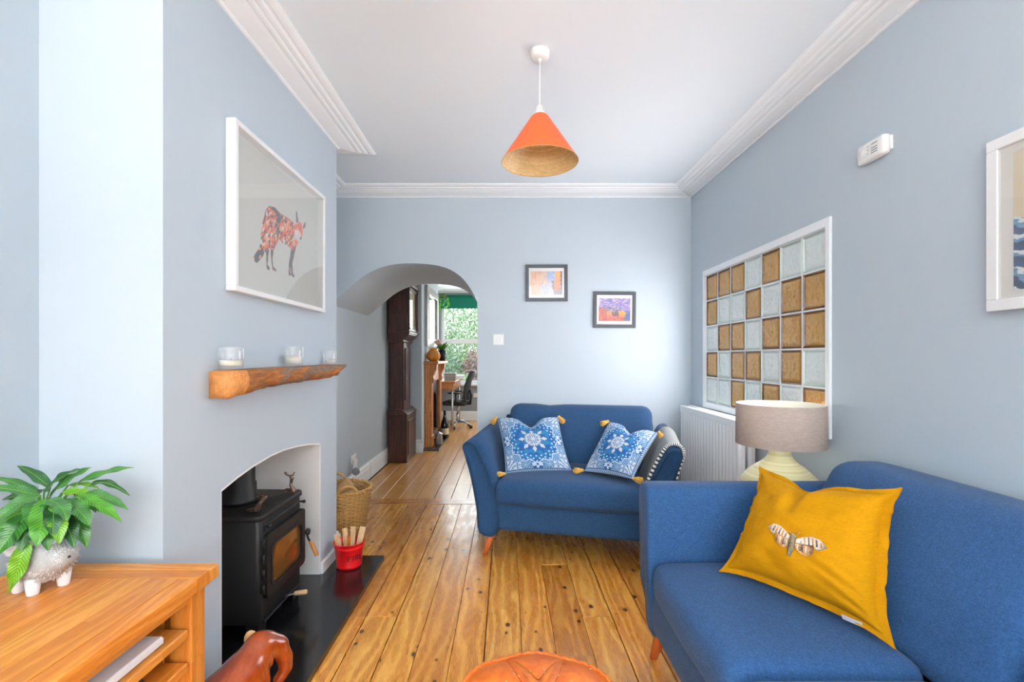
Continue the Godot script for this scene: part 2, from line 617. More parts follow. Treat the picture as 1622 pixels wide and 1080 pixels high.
# the outline of the arch, from the foot of its left jamb to the foot of its right one
func arch_points() -> Array:
	var out := [Vector2(XL, 0)]
	for p in [[-1.53, 0.46], [-1.49, 0.497], [-1.43, 0.545], [-1.335, 0.625], [-1.255, 0.69], [-1.165, 0.744], [-1.065, 0.784], [-0.955, 0.808], [-0.83, 0.815], [-0.70, 0.809], [-0.585, 0.793], [-0.48, 0.757], [-0.39, 0.695], [-0.325, 0.617], [-0.277, 0.535], [-0.2515, 0.475]]:
		out.append(Vector2(p[0], p[1] + 1.34))
	out.append(Vector2(-0.2515, 0))
	return out

func build_shell():
	var w: StandardMaterial3D = M.wall
	wall("wall_left", Vector3(XL - 0.25, -0.1, ZF - 0.2), Vector3(XL, CH + 0.1, ZN + 0.2), w, "pale blue wall on the fireplace side running on through the arch")
	# right wall with a hole for the glass blocks
	var st := S(true)
	var z0 := -3.83; var z1 := -2.33; var y0 := 0.95; var y1 := 2.02
	cb(st, Vector3(XR, -0.1, ZF - 0.2), Vector3(XR + 0.2, CH + 0.1, z0))
	cb(st, Vector3(XR, -0.1, z1), Vector3(XR + 0.2, CH + 0.1, ZN + 0.2))
	cb(st, Vector3(XR, -0.1, z0), Vector3(XR + 0.2, y0, z1))
	cb(st, Vector3(XR, y1, z0), Vector3(XR + 0.2, CH + 0.1, z1))
	solo("wall_right", st, w, "pale blue wall with the glass block panel and the radiator", "wall", "", "structure")
	# wall with the arch
	st = S(true)
	var out := PackedVector2Array()
	var pts := arch_points()
	for p in smooth_line(pts.slice(1, pts.size() - 1), 4, false): out.append(p)
	out.append(pts[-1])
	out.append(Vector2(XR, 0)); out.append(Vector2(XR, CH)); out.append(Vector2(XL, CH))
	prism(st, out, Vector3(0, 0, ZP), Vector3.RIGHT, Vector3.UP, Vector3(0, 0, ZW - ZP))
	solo("wall_back", st, w, "pale blue end wall with the wide low arch through to the dining room", "wall", "", "structure")
	# chimney breast with the fireplace opening
	st = S(true)
	var face := PackedVector2Array([Vector2(-ZB0, 0), Vector2(-ZB0, CH), Vector2(-ZB1, CH), Vector2(-ZB1, 0), Vector2(2.867, 0)])
	for p in [[2.867, 0.82], [2.78, 0.836], [2.68, 0.852], [2.54, 0.867], [2.4, 0.876], [2.266, 0.875], [2.18, 0.869], [2.097, 0.860], [1.98, 0.842], [1.865, 0.818], [1.865, 0.0]]: face.append(Vector2(p[0], p[1]))
	prism(st, face, Vector3(XB, 0, 0), Vector3(0, 0, -1), Vector3.UP, Vector3(XL - XB, 0, 0))
	var breast = solo("wall_chimney", st, w, "pale blue chimney breast with the arched fireplace opening", "wall", "", "structure")
	# white painted inside of the opening
	st = S(true)
	var lin := PackedVector2Array([Vector2(2.8665, 0.03), Vector2(2.8665, 0.82), Vector2(2.78, 0.8355), Vector2(2.68, 0.8515), Vector2(2.54, 0.8665), Vector2(2.4, 0.8755), Vector2(2.266, 0.8745), Vector2(2.097, 0.8595), Vector2(1.98, 0.8415), Vector2(1.8655, 0.8175), Vector2(1.8655, 0.03)])
	var inner := PackedVector2Array()
	for p in lin: inner.append(Vector2(2.366 + (p.x - 2.366) * 0.985, p.y - 0.008 if p.y > 0.1 else p.y))
	inner.reverse()
	lin.append_array(inner)
	prism(st, lin, Vector3(XB - 0.002, 0, 0), Vector3(0, 0, -1), Vector3.UP, Vector3(XL - XB + 0.006, 0, 0))
	part(breast, "fireplace_lining", st, M.lining)
	part(breast, "fireplace_back", box(Vector3(XL, 0.03, -2.86), Vector3(XL + 0.012, 0.88, -1.87)), M.lining)
	# dining room walls
	wall("wall_far", Vector3(XL, -0.1, ZF - 0.2), Vector3(-1.40, CH + 0.1, ZF), M.grey_wall, "narrow strip of grey wall beside the dining room window")
	st = S(true)
	cb(st, Vector3(-1.40, -0.1, ZF - 0.2), Vector3(0.5, 0.76, ZF))
	cb(st, Vector3(-1.40, 2.68, ZF - 0.2), Vector3(0.5, CH + 0.1, ZF))
	cb(st, Vector3(0.5, -0.1, ZF - 0.2), Vector3(XR, CH + 0.1, ZF))
	solo("wall_garden", st, M.grey_wall, "grey wall below and round the dining room window", "wall", "", "structure")
	wall("wall_dining_chimney", Vector3(XL, 0, -8.25), Vector3(-1.19, CH, -6.65), w, "chimney breast of the dining room behind the tall clock")
	# bay wall behind the camera
	st = S(true)
	cb(st, Vector3(XL, -0.1, ZN), Vector3(-1.25, CH + 0.1, ZN + 0.2))
	cb(st, Vector3(1.35, -0.1, ZN), Vector3(XR, CH + 0.1, ZN + 0.2))
	cb(st, Vector3(-1.25, -0.1, ZN), Vector3(1.35, 0.5, ZN + 0.2))
	cb(st, Vector3(-1.25, 2.6, ZN), Vector3(1.35, CH + 0.1, ZN + 0.2))
	solo("wall_front", st, w, "pale blue street wall with the bay window behind the viewer", "wall", "", "structure")
	var win = thing("window_3", "white framed bay window behind the viewer", "window", Vector3(0.05, 0.5, ZN + 0.1))
	win.set_meta("kind", "structure")
	st = S(true)
	for x in [-1.22, -0.43, 0.43, 1.22]: cb(st, Vector3(0.05 + x - 0.03, 0.5, ZN + 0.07), Vector3(0.05 + x + 0.03, 2.6, ZN + 0.13))
	for y in [0.53, 1.55, 2.57]: cb(st, Vector3(-1.2, y - 0.03, ZN + 0.075), Vector3(1.3, y + 0.03, ZN + 0.125))
	wpart(win, "window_frame", st, M.gloss_white)
	var sl := S(true)  # unseen blind, slats tilted nearly shut to hold back direct sky light
	for k in 44: bx(sl, Vector3.ZERO, Vector3(2.56, 0.003, 0.052), 0.0, 0, Vector2.ZERO, Transform3D(Basis(Vector3.RIGHT, 1.3), Vector3(0.05, 0.56 + k * 0.046, ZN + 0.035)))
	wpart(win, "unseen_blind_slat", sl, M.gloss_white, "", "stuff")
	wpart(win, "pane", box(Vector3(-1.2, 0.5, ZN + 0.097), Vector3(1.3, 2.6, ZN + 0.103)), M.glass)
	solo("ceiling", box(Vector3(XL - 0.25, CH, ZF - 0.2), Vector3(XR + 0.2, CH + 0.15, ZN + 0.2)), M.ceiling, "plain white ceiling", "ceiling", "", "structure")

func build_floor():
	var floor_node = solo("floor", box(Vector3(XL - 0.2, -0.12, ZF - 0.2), Vector3(XR + 0.2, -0.018, ZN + 0.2)), M.subfloor, "varnished old pine floorboards running from the bay to the dining room", "floor", "", "structure")
	var nails := S(true)
	var x := XL
	var i := 0
	while x < XR - 0.02:
		var wd: float = 0.150 + rng.randf() * 0.02
		var x2 := minf(x + wd, XR)
		var gap: float = 0.0045 if rng.randf() < 0.55 else 0.0018
		# this room, in one to three lengths
		var cuts := [ZN, ZW - 0.22]
		if rng.randf() < 0.75: cuts.insert(1, [-0.62, -1.84, -2.45, -3.06][rng.randi() % 4])
		for k in cuts.size() - 1:
			plank(floor_node, x, x2 - gap, cuts[k] - 0.001, cuts[k + 1] + 0.001)
		# beyond the threshold
		var c2 := [ZW - 0.387, ZF]
		if x < -0.1:
			c2 = [ZW - 0.387, [-5.6, -6.2, -5.0][rng.randi() % 3], [-8.1, -7.4][rng.randi() % 2], ZF]
		var xb := x + 0.04
		if xb < XR - 0.1:
			for k in c2.size() - 1: plank(floor_node, xb, minf(xb + wd, XR) - gap, c2[k] - 0.001, c2[k + 1] + 0.001, M.worn_pine)
		var jz := ZN - 0.2
		while jz > -8.0:
			for nx in [x + 0.028, x2 - 0.032]:
				if rng.randf() < 0.85:
					var c := Vector3(nx + rng.randf_range(-0.006, 0.006), 0.0006, jz + rng.randf_range(-0.012, 0.012))
					var pr := [Vector2(0.0, 0.0004), Vector2(rng.randf_range(0.0025, 0.004), 0.0)]
					lathe(nails, pr, 6, Transform3D(Basis.from_scale(Vector3(0.8, 1, 1.5)), c), false)
			jz -= 0.61
		x = x2
		i += 1
	part(floor_node, "nail", nails, mat(rgb(44, 26, 16), 0.95, {"specular_mode": BaseMaterial3D.SPECULAR_DISABLED}), "", "stuff")
	part(floor_node, "threshold_board", box(Vector3(XL, -0.018, ZW - 0.386), Vector3(-0.252, 0.002, ZW - 0.222), 0.003, 0, Vector2(0.2, 0.4)), M.pine[3])

func plank(root, x0: float, x1: float, z0: float, z1: float, woods = M.pine):
	var st := S(true)
	bx(st, Vector3((x0 + x1) / 2, -0.009, (z0 + z1) / 2), Vector3(x1 - x0, 0.018, absf(z0 - z1)), 0.0018, 2, Vector2(rng.randf() * 3.0, rng.randf() * 5.0))
	part(root, "floorboard", st, woods[rng.randi() % woods.size()])

func build_mouldings():
	# cornice: out from the wall, up from the lower edge
	var prof := []
	for p in [[0, -0.052], [0.010, -0.052], [0.016, -0.047], [0.016, -0.043], [0.022, -0.043], [0.05, -0.039], [0.082, -0.033], [0.096, -0.026], [0.100, -0.026], [0.108, -0.030], [0.120, -0.029], [0.126, -0.022], [0.131, -0.020], [0.137, -0.024], [0.152, -0.022], [0.158, -0.014], [0.166, -0.012], [0.172, -0.016], [0.190, -0.013], [0.203, -0.006], [0.205, 0.0], [0, 0]]: prof.append(Vector2(p[0], p[1]))
	var skirt := []
	for p in [[0, 0], [0.022, 0], [0.022, 0.13], [0.018, 0.137], [0.018, 0.145], [0.022, 0.15], [0.020, 0.165], [0.010, 0.178], [0.008, 0.19], [0, 0.19]]: skirt.append(Vector2(p[0], p[1]))
	var low := []
	for p in [[0, 0], [0.014, 0], [0.014, 0.062], [0.008, 0.07], [0, 0.07]]: low.append(Vector2(p[0], p[1]))
	var R := [[XL, ZN], [XL, ZB0], [XB, ZB0], [XB, ZB1], [XL, ZB1], [XL, ZW], [XR, ZW], [XR, ZN]]
	var names := ["alcove cornice by the bay on the fireplace side", "cornice across the near end of the chimney breast", "moulded cornice along the chimney breast", "cornice return at the far end of the chimney breast", "short cornice in the alcove by the arch", "moulded cornice above the arch wall", "moulded cornice along the wall with the glass blocks", "cornice over the bay window"]
	run_round(R, prof, CH, M.white, "trim", "white ", names, "cornice", [])
	var D := [[XL, ZP], [XL, -6.65], [-1.19, -6.65], [-1.19, -8.25], [XL, -8.25], [XL, ZF], [XR, ZF], [XR, ZP]]
	run_round(D, prof, CH, M.white, "trim", "white dining room ", ["cornice above the clock", "cornice on the near end of the chimney breast", "cornice above the mirror", "cornice on the far end of the chimney breast", "cornice above the desk", "cornice above the garden window", "cornice on the side away from the clock", "cornice above the back of the arch"], "cornice", [])
	run_round(D, skirt, 0.0, M.white, "baseboard", "white dining room skirting board ", ["behind the clock", "on the end of the chimney breast beside the clock", "along the chimney breast", "at the far end of the chimney breast", "behind the desk", "below the garden window", "on the side away from the clock", "against the arch wall"], "skirting", [2, 7], ["clock", "dining_near", "dining_chimney", "dining_far", "desk", "garden", "dining_side", "arch"])
	run_round(R, skirt, 0.0, M.white, "baseboard", "white skirting board ", ["behind the sideboard", "", "", "at the end of the chimney breast", "in the alcove by the basket", "", "behind the sofa and radiator", "under the bay window"], "skirting", [1, 2, 5], ["left", "", "", "return", "alcove", "", "right", "front"])
	var bits := [["baseboard_passage", moulding(skirt, Vector3(XL, 0, ZW), Vector3(XL, 0, ZP), Vector3.RIGHT, Vector3.RIGHT), "white skirting board in the arch, under the socket"], ["baseboard_back", moulding(skirt, Vector3(-0.25, 0, ZW), Vector3(XR, 0, ZW), Vector3(0, 0, 1), Vector3(-1, 0, 1)), "white skirting board behind the small sofa"], ["baseboard_hearth", moulding(low, Vector3(XB, 0.03, -2.867), Vector3(XB, 0.03, ZB1), Vector3.RIGHT, Vector3.RIGHT), "low white skirting beside the red bucket"], ["baseboard_stove", moulding(low, Vector3(XB, 0.03, ZB0), Vector3(XB, 0.03, -1.865), Vector3.RIGHT, Vector3.RIGHT), "low white skirting between the sideboard and the stove"]]
	for b in bits: solo(b[0], b[1], M.white, b[2], "skirting", "", "structure")

func run_round(R: Array, prof: Array, y: float, m, called: String, pre: String, names: Array, cat: String, skip: Array, ids := []):
	var n := R.size()
	var side := func(i: int) -> Vector3:
		var a := Vector3(R[posmod(i, n)][0], 0, R[posmod(i, n)][1])
		var b := Vector3(R[posmod(i + 1, n)][0], 0, R[posmod(i + 1, n)][1])
		return (b - a).normalized().cross(Vector3.UP)
	for i in n:
		if i in skip: continue
		var a := Vector3(R[i][0], y, R[i][1])
		var b := Vector3(R[(i + 1) % n][0], y, R[(i + 1) % n][1])
		var me: Vector3 = side.call(i)
		var k: int = used.get("#" + called, 0) + 1
		used["#" + called] = k
		solo(called + ("_%d" % k if ids.is_empty() else "_" + ids[i]), moulding(prof, a, b, me + side.call(i - 1), me + side.call(i + 1)), m, pre + names[i], cat, "", "structure")

func build_glass_blocks():
	var win = thing("window_2", "panel of clear and amber glass blocks in a white frame on the right wall", "window", Vector3(XR, 0.955, -3.12))
	win.set_meta("kind", "structure")
	# measured inside edges of the frame
	var za := -3.797; var zb := -2.362; var ya := 0.982; var yb := 1.99
	var st := S(true)
	for e in [[za - 0.035, ya - 0.045, za, yb + 0.045], [zb, ya - 0.045, zb + 0.035, yb + 0.045]]: cb(st, Vector3(XR - 0.012, e[1], e[0]), Vector3(XR + 0.1, e[3], e[2]), 0.003)
	for e in [[ya - 0.045, ya], [yb, yb + 0.045]]: cb(st, Vector3(XR - 0.012, e[0], za), Vector3(XR + 0.1, e[1], zb), 0.003)
	wpart(win, "window_frame", st, M.white)
	st = S(true)
	cb(st, Vector3(XR + 0.035, ya, za), Vector3(XR + 0.1, yb, zb))
	for k in 8: cb(st, Vector3(XR + 0.003, ya, za + (zb - za) / 7.0 * k - 0.0045), Vector3(XR + 0.04, yb, za + (zb - za) / 7.0 * k + 0.0045))
	for k in 6: cb(st, Vector3(XR + 0.003, ya + (yb - ya) / 5.0 * k - 0.0045, za), Vector3(XR + 0.04, ya + (yb - ya) / 5.0 * k + 0.0045, zb))
	wpart(win, "grout", st, M.white)
	var rip := nmap(0.05, 77, 14.0, 256, 3)
	var tp := {"normal_enabled": true, "normal_texture": rip, "normal_scale": 1.0, "uv1_triplanar": true, "uv1_world_triplanar": true, "uv1_scale": Vector3.ONE * 6.0, "metallic_specular": 0.9}
	var clear := mat(rgb(222, 230, 226), 0.14, {"metallic": 0.15, "metallic_specular": 0.9})
	var amber := mat(rgb(190, 142, 66), 0.14, {"metallic": 0.25, "metallic_specular": 0.9})
	var clear_edge := mat(rgb(196, 210, 202), 0.1)
	var amber_edge := mat(rgb(104, 66, 26), 0.1)
	var rows := ["aaaccca", "", "", "", ""]
	rows = ["aaacacc", "accacaa", "caacaaa", "acaacac", "ccacaca"]
	var dz := (zb - za) / 7.0
	var dy := (yb - ya) / 5.0
	var edge := S(true)
	var face := S(true)
	var h := Vector2(dz * 0.5 - 0.0045, dy * 0.5 - 0.0045)
	var i0 := h - Vector2(0.007, 0.007)
	var i1 := i0 - Vector2(0.005, 0.005)
	var i2 := i1 - Vector2(0.012, 0.012)
	var ring := func(e, a: Vector2, xa: float, b: Vector2, xb: float):
		var pa := [Vector3(xa, -a.y, -a.x), Vector3(xa, -a.y, a.x), Vector3(xa, a.y, a.x), Vector3(xa, a.y, -a.x)]
		var pb := [Vector3(xb, -b.y, -b.x), Vector3(xb, -b.y, b.x), Vector3(xb, b.y, b.x), Vector3(xb, b.y, -b.x)]
		for k in 4: quad(e, pa[k], pa[(k + 1) % 4], pb[(k + 1) % 4], pb[k])
	ring.call(edge, h, 0.03, h, 0.002)
	ring.call(edge, h, 0.002, i0, -0.002)
	ring.call(edge, i0, -0.002, i1, 0.006)
	var em := mesh_of(edge)
	# three pressed faces with a rippled relief
	var fms := []
	for k in 3:
		var relief := noise(34.0, 40 + k, 2)
		face = S()
		surf(face, 22, 22, func(u: float, v: float):
			var q := Vector2((u * 2.0 - 1.0) * i1.x, (v * 2.0 - 1.0) * i1.y)
			var e := clampf(minf(i1.x - absf(q.x), i1.y - absf(q.y)) / 0.012, 0.0, 1.0)
			return Vector3(0.006 - e * (0.004 + 0.006 * absf(relief.get_noise_2d(q.x, q.y * 0.8)) * 1.6), q.y, -q.x))
		fms.append(mesh_of(face))
	for r in 5:
		for c in 7:
			var am: bool = rows[r][c] == "a"
			var o := part(win, "glass_block", fms[(r * 3 + c * 5) % 3], amber if am else clear, "amber glass block" if am else "clear glass block")
			o.position = Vector3(XR + 0.004, yb - dy * (r + 0.5), za + dz * (c + 0.5)) - win.position
			part(o, "block_edge", em, amber_edge if am else clear_edge)

func build_dining_window():
	var win = thing("window_1", "white sash window of the dining room looking onto green garden", "window", Vector3(-0.45, 0.76, ZF - 0.1))
	win.set_meta("kind", "structure")
	var st := S(true)
	for x in [-1.40, -0.08, 0.44]: cb(st, Vector3(x, 0.76, ZF - 0.14), Vector3(x + 0.06, 2.68, ZF - 0.04), 0.004)
	for y in [0.76, 2.60]: cb(st, Vector3(-1.40, y, ZF - 0.14), Vector3(0.5, y + 0.08, ZF - 0.04), 0.004)
	wpart(win, "window_frame", st, M.gloss_white)
	wpart(win, "meeting_rail", box(Vector3(-1.34, 1.635, ZF - 0.12), Vector3(0.44, 1.735, ZF - 0.05), 0.004), M.gloss_white)
	wpart(win, "window_sill", box(Vector3(-1.44, 0.735, ZF - 0.06), Vector3(0.54, 0.775, ZF + 0.10), 0.006), M.gloss_white)
	wpart(win, "pane", box(Vector3(-1.35, 0.8, ZF - 0.095), Vector3(0.45, 1.68, ZF - 0.089)), M.glass)
	wpart(win, "pane", box(Vector3(-1.35, 1.68, ZF - 0.085), Vector3(0.45, 2.62, ZF - 0.079)), M.glass)
	var b = thing("roller_blind", "emerald green roller blind pulled part way down the garden window", "blind", Vector3(-0.45, 2.39, ZF + 0.03))
	wpart(b, "blind_cloth", box(Vector3(-1.40, 2.40, ZF + 0.028), Vector3(0.48, 2.64, ZF + 0.031)), M.green_blind)
	st = S()
	tube(st, [Vector3(-1.42, 2.645, ZF + 0.03), Vector3(0.5, 2.645, ZF + 0.03)], 0.028, 12)
	wpart(b, "roller", st, M.green_blind)
	wpart(b, "bottom_bar", box(Vector3(-1.40, 2.385, ZF + 0.022), Vector3(0.48, 2.405, ZF + 0.036), 0.004), M.green_blind)

func build_garden():
	solo("lawn", box(Vector3(-14, -0.5, -40), Vector3(14, -0.25, ZF - 0.2)), mat(rgb(120, 160, 70), 0.9), "bright grass of the garden outside the dining room window", "lawn", "", "structure")
	var leaf := S(true)
	tri(leaf, Vector3(0, 0, 0), Vector3(0.035, 0.05, 0.01), Vector3(0, 0.12, 0))
	tri(leaf, Vector3(0, 0, 0), Vector3(0, 0.12, 0), Vector3(-0.035, 0.05, 0.01))
	var lm := mesh_of(leaf)
	var r := RandomNumberGenerator.new()
	r.seed = 3
	var specs := [
		["tree", "tall light green tree filling the upper part of the garden window", "tree", Vector3(-2.1, -0.25, -15.5), 3.6, 2.0, rgb(150, 190, 96), 3600],
		["tree", "pale yellow green tree behind the meeting rail of the window", "tree", Vector3(0.2, -0.25, -17.5), 4.0, 2.2, rgb(186, 206, 128), 3000],
		["shrub", "dense mid green shrub low in the garden window behind the desk", "shrub", Vector3(-1.95, -0.25, -13.0), 1.7, 0.8, rgb(96, 150, 66), 1800],
		["shrub", "reddish leaved shrub low in the garden window beside the office chair", "shrub", Vector3(-0.75, -0.25, -13.4), 1.75, 0.75, rgb(196, 136, 110), 1800],
		["shrub", "bright green shrub in front of the reddish one in the garden", "shrub", Vector3(-1.2, -0.25, -12.4), 1.1, 0.6, rgb(130, 184, 70), 1200]]
	for s in specs:
		var t = thing(s[0], s[1], s[2], s[3])
		var st := S()
		tube(st, [Vector3.ZERO, Vector3(0.05, s[4] * 0.35, 0), Vector3(-0.03, s[4] * 0.75, 0.04)], [0.09 * s[5], 0.06 * s[5], 0.02], 8)
		part(t, "trunk", st, mat(rgb(92, 76, 60), 0.9))
		var mm := MultiMesh.new()
		mm.transform_format = MultiMesh.TRANSFORM_3D
		mm.use_colors = true
		mm.mesh = lm
		mm.instance_count = s[7] * 4
		for i in s[7] * 4:
			var d := Vector3(r.randfn(), r.randfn(), r.randfn()).normalized() * pow(r.randf(), 0.45)
			var p := Vector3(d.x * s[5], s[4] * 0.58 + d.y * s[4] * 0.5, d.z * s[5] * 0.8)
			p += Vector3(sin(p.y * 5.0 + p.z), 0, cos(p.x * 6.0)) * 0.12
			mm.set_instance_transform(i, Transform3D(Basis.from_euler(Vector3(r.randf() * TAU, r.randf() * TAU, r.randf() * TAU)).scaled(Vector3.ONE * r.randf_range(0.45, 0.95)), p))
			var c: Color = s[6]
			c = c.lightened(r.randf() * 0.6) if r.randf() < 0.7 else c.darkened(r.randf() * 0.4)
			mm.set_instance_color(i, c.srgb_to_linear())
		var mi := MultiMeshInstance3D.new()
		mi.name = "foliage"
		mi.multimesh = mm
		mi.material_override = mat(Color.WHITE, 0.7, {"vertex_color_use_as_albedo": true, "backlight_enabled": true, "backlight": Color(0.3, 0.35, 0.15)})
		t.add_child(mi, true)
		mi.set_meta("kind", "stuff")

# ---------------------------------------------------------------- stove and hearth
func build_stove():
	var st := S(true)
	prism(st, PackedVector2Array([Vector2(1.555, 0.808), Vector2(1.555, 1.124), Vector2(1.866, 1.124), Vector2(1.866, 1.52), Vector2(2.866, 1.52), Vector2(2.866, 1.124), Vector2(3.134, 1.124), Vector2(3.134, 0.808)]), Vector3(0, -0.015, 0), Vector3(0, 0, -1), Vector3(-1, 0, 0), Vector3(0, 0.045, 0))
	solo("hearth_slab", st, M.granite, "polished black stone hearth slab under the stove and the red bucket", "hearth")
	var s = thing("wood_stove", "black cast iron wood burning stove in the arched fireplace", "stove", Vector3(-1.29, 0.03, -2.408))
	var x0 := -1.455; var x1 := -1.140; var d0 := 2.19; var d1 := 2.628
	# body with rounded upright edges
	st = S()
	var ring := func(y: float, g: float) -> Array:
		var out := []
		for c in [[x1, d0, 0.0], [x1, d1, 90.0], [x0, d1, 180.0], [x0, d0, 270.0]]:
			for k in 4:
				var a: float = deg_to_rad(c[2] - 90.0 + 30.0 * k)
				var rr := 0.022
				var cx: float = c[0] + (-rr if c[0] == x1 else rr)
				var cd: float = c[1] + (rr if c[1] == d0 else -rr)
				out.append(Vector3(cx + (rr + g) * cos(a), y, -(cd + (rr + g) * sin(a))))
		return out
	loft(st, [ring.call(0.10, 0.0), ring.call(0.105, 0.001), ring.call(0.578, 0.001), ring.call(0.58, 0.0)])
	wpart(s, "body", st, M.black_iron)
	st = S()
	loft(st, [ring.call(0.578, 0.006), ring.call(0.582, 0.012), ring.call(0.601, 0.012), ring.call(0.607, 0.006)])
	wpart(s, "top_plate", st, M.black_iron)
	# canopy strip above the door
	wpart(s, "air_rail", box(Vector3(x1 - 0.002, 0.522, -d1 + 0.03), Vector3(x1 + 0.008, 0.552, -d0 - 0.03), 0.003), M.black_iron)
	for z in [-d0 - 0.045, -d1 + 0.012]:
		st = S()
		lathe(st, [Vector2(0, 0.03), Vector2(0.008, 0.029), Vector2(0.010, 0.022), Vector2(0.006, 0.016), Vector2(0.005, 0.0)], 12, Transform3D(Basis(Vector3.FORWARD, PI / 2), Vector3(x1, 0.545, z)))
		wpart(s, "air_knob", st, M.black_iron)
	# door with a window
	var door = S(true)
	var rr_out := rrect(-d1 - 0.004, 0.205, -d0 - 0.025, 0.508, 0.025, 5)
	var rr_in := rrect(-2.585, 0.252, -2.262, 0.442, 0.035, 5)
	frame_ring(door, rr_out, rr_in, x1 - 0.002, x1 + 0.022)
	var dr := wpart(s, "door", door, M.black_iron)
	var gl := S(true)
	prism(gl, PackedVector2Array(rr_in), Vector3(x1 + 0.006, 0, 0), Vector3(0, 0, 1), Vector3.UP, Vector3(0.006, 0, 0))
	wpart(dr, "door_glass", gl, M.stove_glass, "stove window with the floor reflection put into its amber colour")
	var lip := S(true)
	frame_ring(lip, rrect(-2.597, 0.240, -2.250, 0.454, 0.042, 5), rr_in, x1 + 0.02, x1 + 0.027)
	wpart(dr, "window_bead", lip, M.iron_dark)
	for y in [0.26, 0.33, 0.40, 0.47]:
		st = S()
		tube(st, [Vector3(x1 + 0.010, y - 0.02, -d0 - 0.012), Vector3(x1 + 0.010, y + 0.02, -d0 - 0.012)], 0.007, 8)
		wpart(dr, "hinge", st, M.iron_dark)
	# latch with wooden handle
	var h := S()
	lathe(h, [Vector2(0, 0.02), Vector2(0.016, 0.018), Vector2(0.02, 0.008), Vector2(0.016, 0.0)], 14, Transform3D(Basis(Vector3.FORWARD, PI / 2), Vector3(-1.1222, 0.3630, -2.6550)))
	tube(h, [Vector3(-1.1222, 0.3630, -2.6550), Vector3(-1.1011, 0.3371, -2.6300), Vector3(-1.0788, 0.3204, -2.6100)], 0.006, 8)
	wpart(s, "latch", h, M.black_iron)
	h = S()
	tube(h, [Vector3(-1.0814, 0.3265, -2.6120), Vector3(-1.0710, 0.3107, -2.6080), Vector3(-1.0487, 0.2723, -2.6000), Vector3(-1.0377, 0.2531, -2.5960)], [0.009, 0.0115, 0.012, 0.010], 12)
	wpart(s, "latch_handle", h, M.honey, "turned wooden door handle")
	# ash lip and tool
	wpart(s, "ash_lip", box(Vector3(x1 - 0.03, 0.098, -d1 + 0.02), Vector3(x1 + 0.012, 0.108, -d0 - 0.02), 0.003), M.black_iron)
	h = S()
	tube(h, [Vector3(-1.14, 0.115, -2.43), Vector3(-1.08, 0.132, -2.425)], 0.004, 8)
	wpart(s, "riddling_rod", h, M.steel)
	h = S()
	tube(h, [Vector3(-1.086, 0.131, -2.425), Vector3(-1.08, 0.132, -2.425), Vector3(-1.026, 0.142, -2.42), Vector3(-1.02, 0.143, -2.42)], [0.010, 0.012, 0.012, 0.010], 12)
	wpart(s, "rod_handle", h, M.pale_wood, "pale wooden handle of the riddling rod")
	for c in [[x1 - 0.04, d0 + 0.045], [x1 - 0.04, d1 - 0.045], [x0 + 0.04, d0 + 0.045], [x0 + 0.04, d1 - 0.045]]:
		st = S(true)
		prism(st, PackedVector2Array([Vector2(-0.03, 0.0), Vector2(0.03, 0.0), Vector2(0.036, 0.07), Vector2(0.04, 0.101), Vector2(-0.04, 0.101), Vector2(-0.036, 0.07)]), Vector3(c[0] - 0.03, 0.03 - 0.0, -c[1]), Vector3(0, 0, 1), Vector3(0, 0.72, 0), Vector3(0.06, 0, 0))
		wpart(s, "leg", st, M.black_iron)
	st = S()
	lathe(st, [Vector2(0.075, 0.60), Vector2(0.100, 0.606), Vector2(0.100, 0.632), Vector2(0.084, 0.645), Vector2(0.082, 0.70), Vector2(0.076, 0.708), Vector2(0.076, 1.05)], 28, Transform3D(Basis(), Vector3(-1.362, 0, -2.41)))
	wpart(s, "flue_pipe", st, M.black_iron)
	figure("small bronze cat figurine arching back at the far corner of the stove top", Vector3(-1.1560, 0.6192, -2.5500), 0.00340, [[[-16, 1], [-8, 4], 1.2, 1.6], [[-8, 4], [4, 3], 1.6, 2.2], [[-16, 1], [-4, -1], 1.2, 1.6], [[3, 2], [-1, 12], 4.2, 2.2], [[-1, 12], [1, 22], 1.8, 2.8], [[1, 22], [0, 26], 3.0, 1.6], [[0, 24], [-7, 29], 1.4, 1.6], [[-7, 29], [-9, 31], 2.2, 1.8], [[1, 24], [6, 32], 1.4, 0.9]])
	figure("small bronze cat figurine stretching, nearest the stove pipe front", Vector3(-1.1741, 0.6069, -2.2350), 0.00297, [[[-17, -1], [-8, 2], 1.3, 1.5], [[-17, -1], [-8, -3], 1.3, 1.5], [[-8, -3], [10, 4], 1.4, 1.0], [[-2, 1], [6, 13], 4.4, 3.0], [[6, 13], [10, 18], 2.4, 3.0], [[10, 18], [14, 22], 3.2, 2.0], [[8, 17], [13, 17], 1.2, 0.9], [[11, 20], [8, 23], 1.2, 0.7]])
	figure("small bronze cat figurine curled flat beside the stove pipe", Vector3(-1.2512, 0.6232, -2.4000), 0.0032, [[[-9, 2], [-4, 6], 1.5, 1.8], [[-4, 6], [6, 6], 1.8, 1.8], [[6, 6], [8, 2], 1.8, 1.6], [[8, 2], [-3, 0], 1.6, 1.4], [[-8, 2], [-6, -2], 1.5, 1.2], [[6, 6], [11, 3], 2.2, 1.5]])

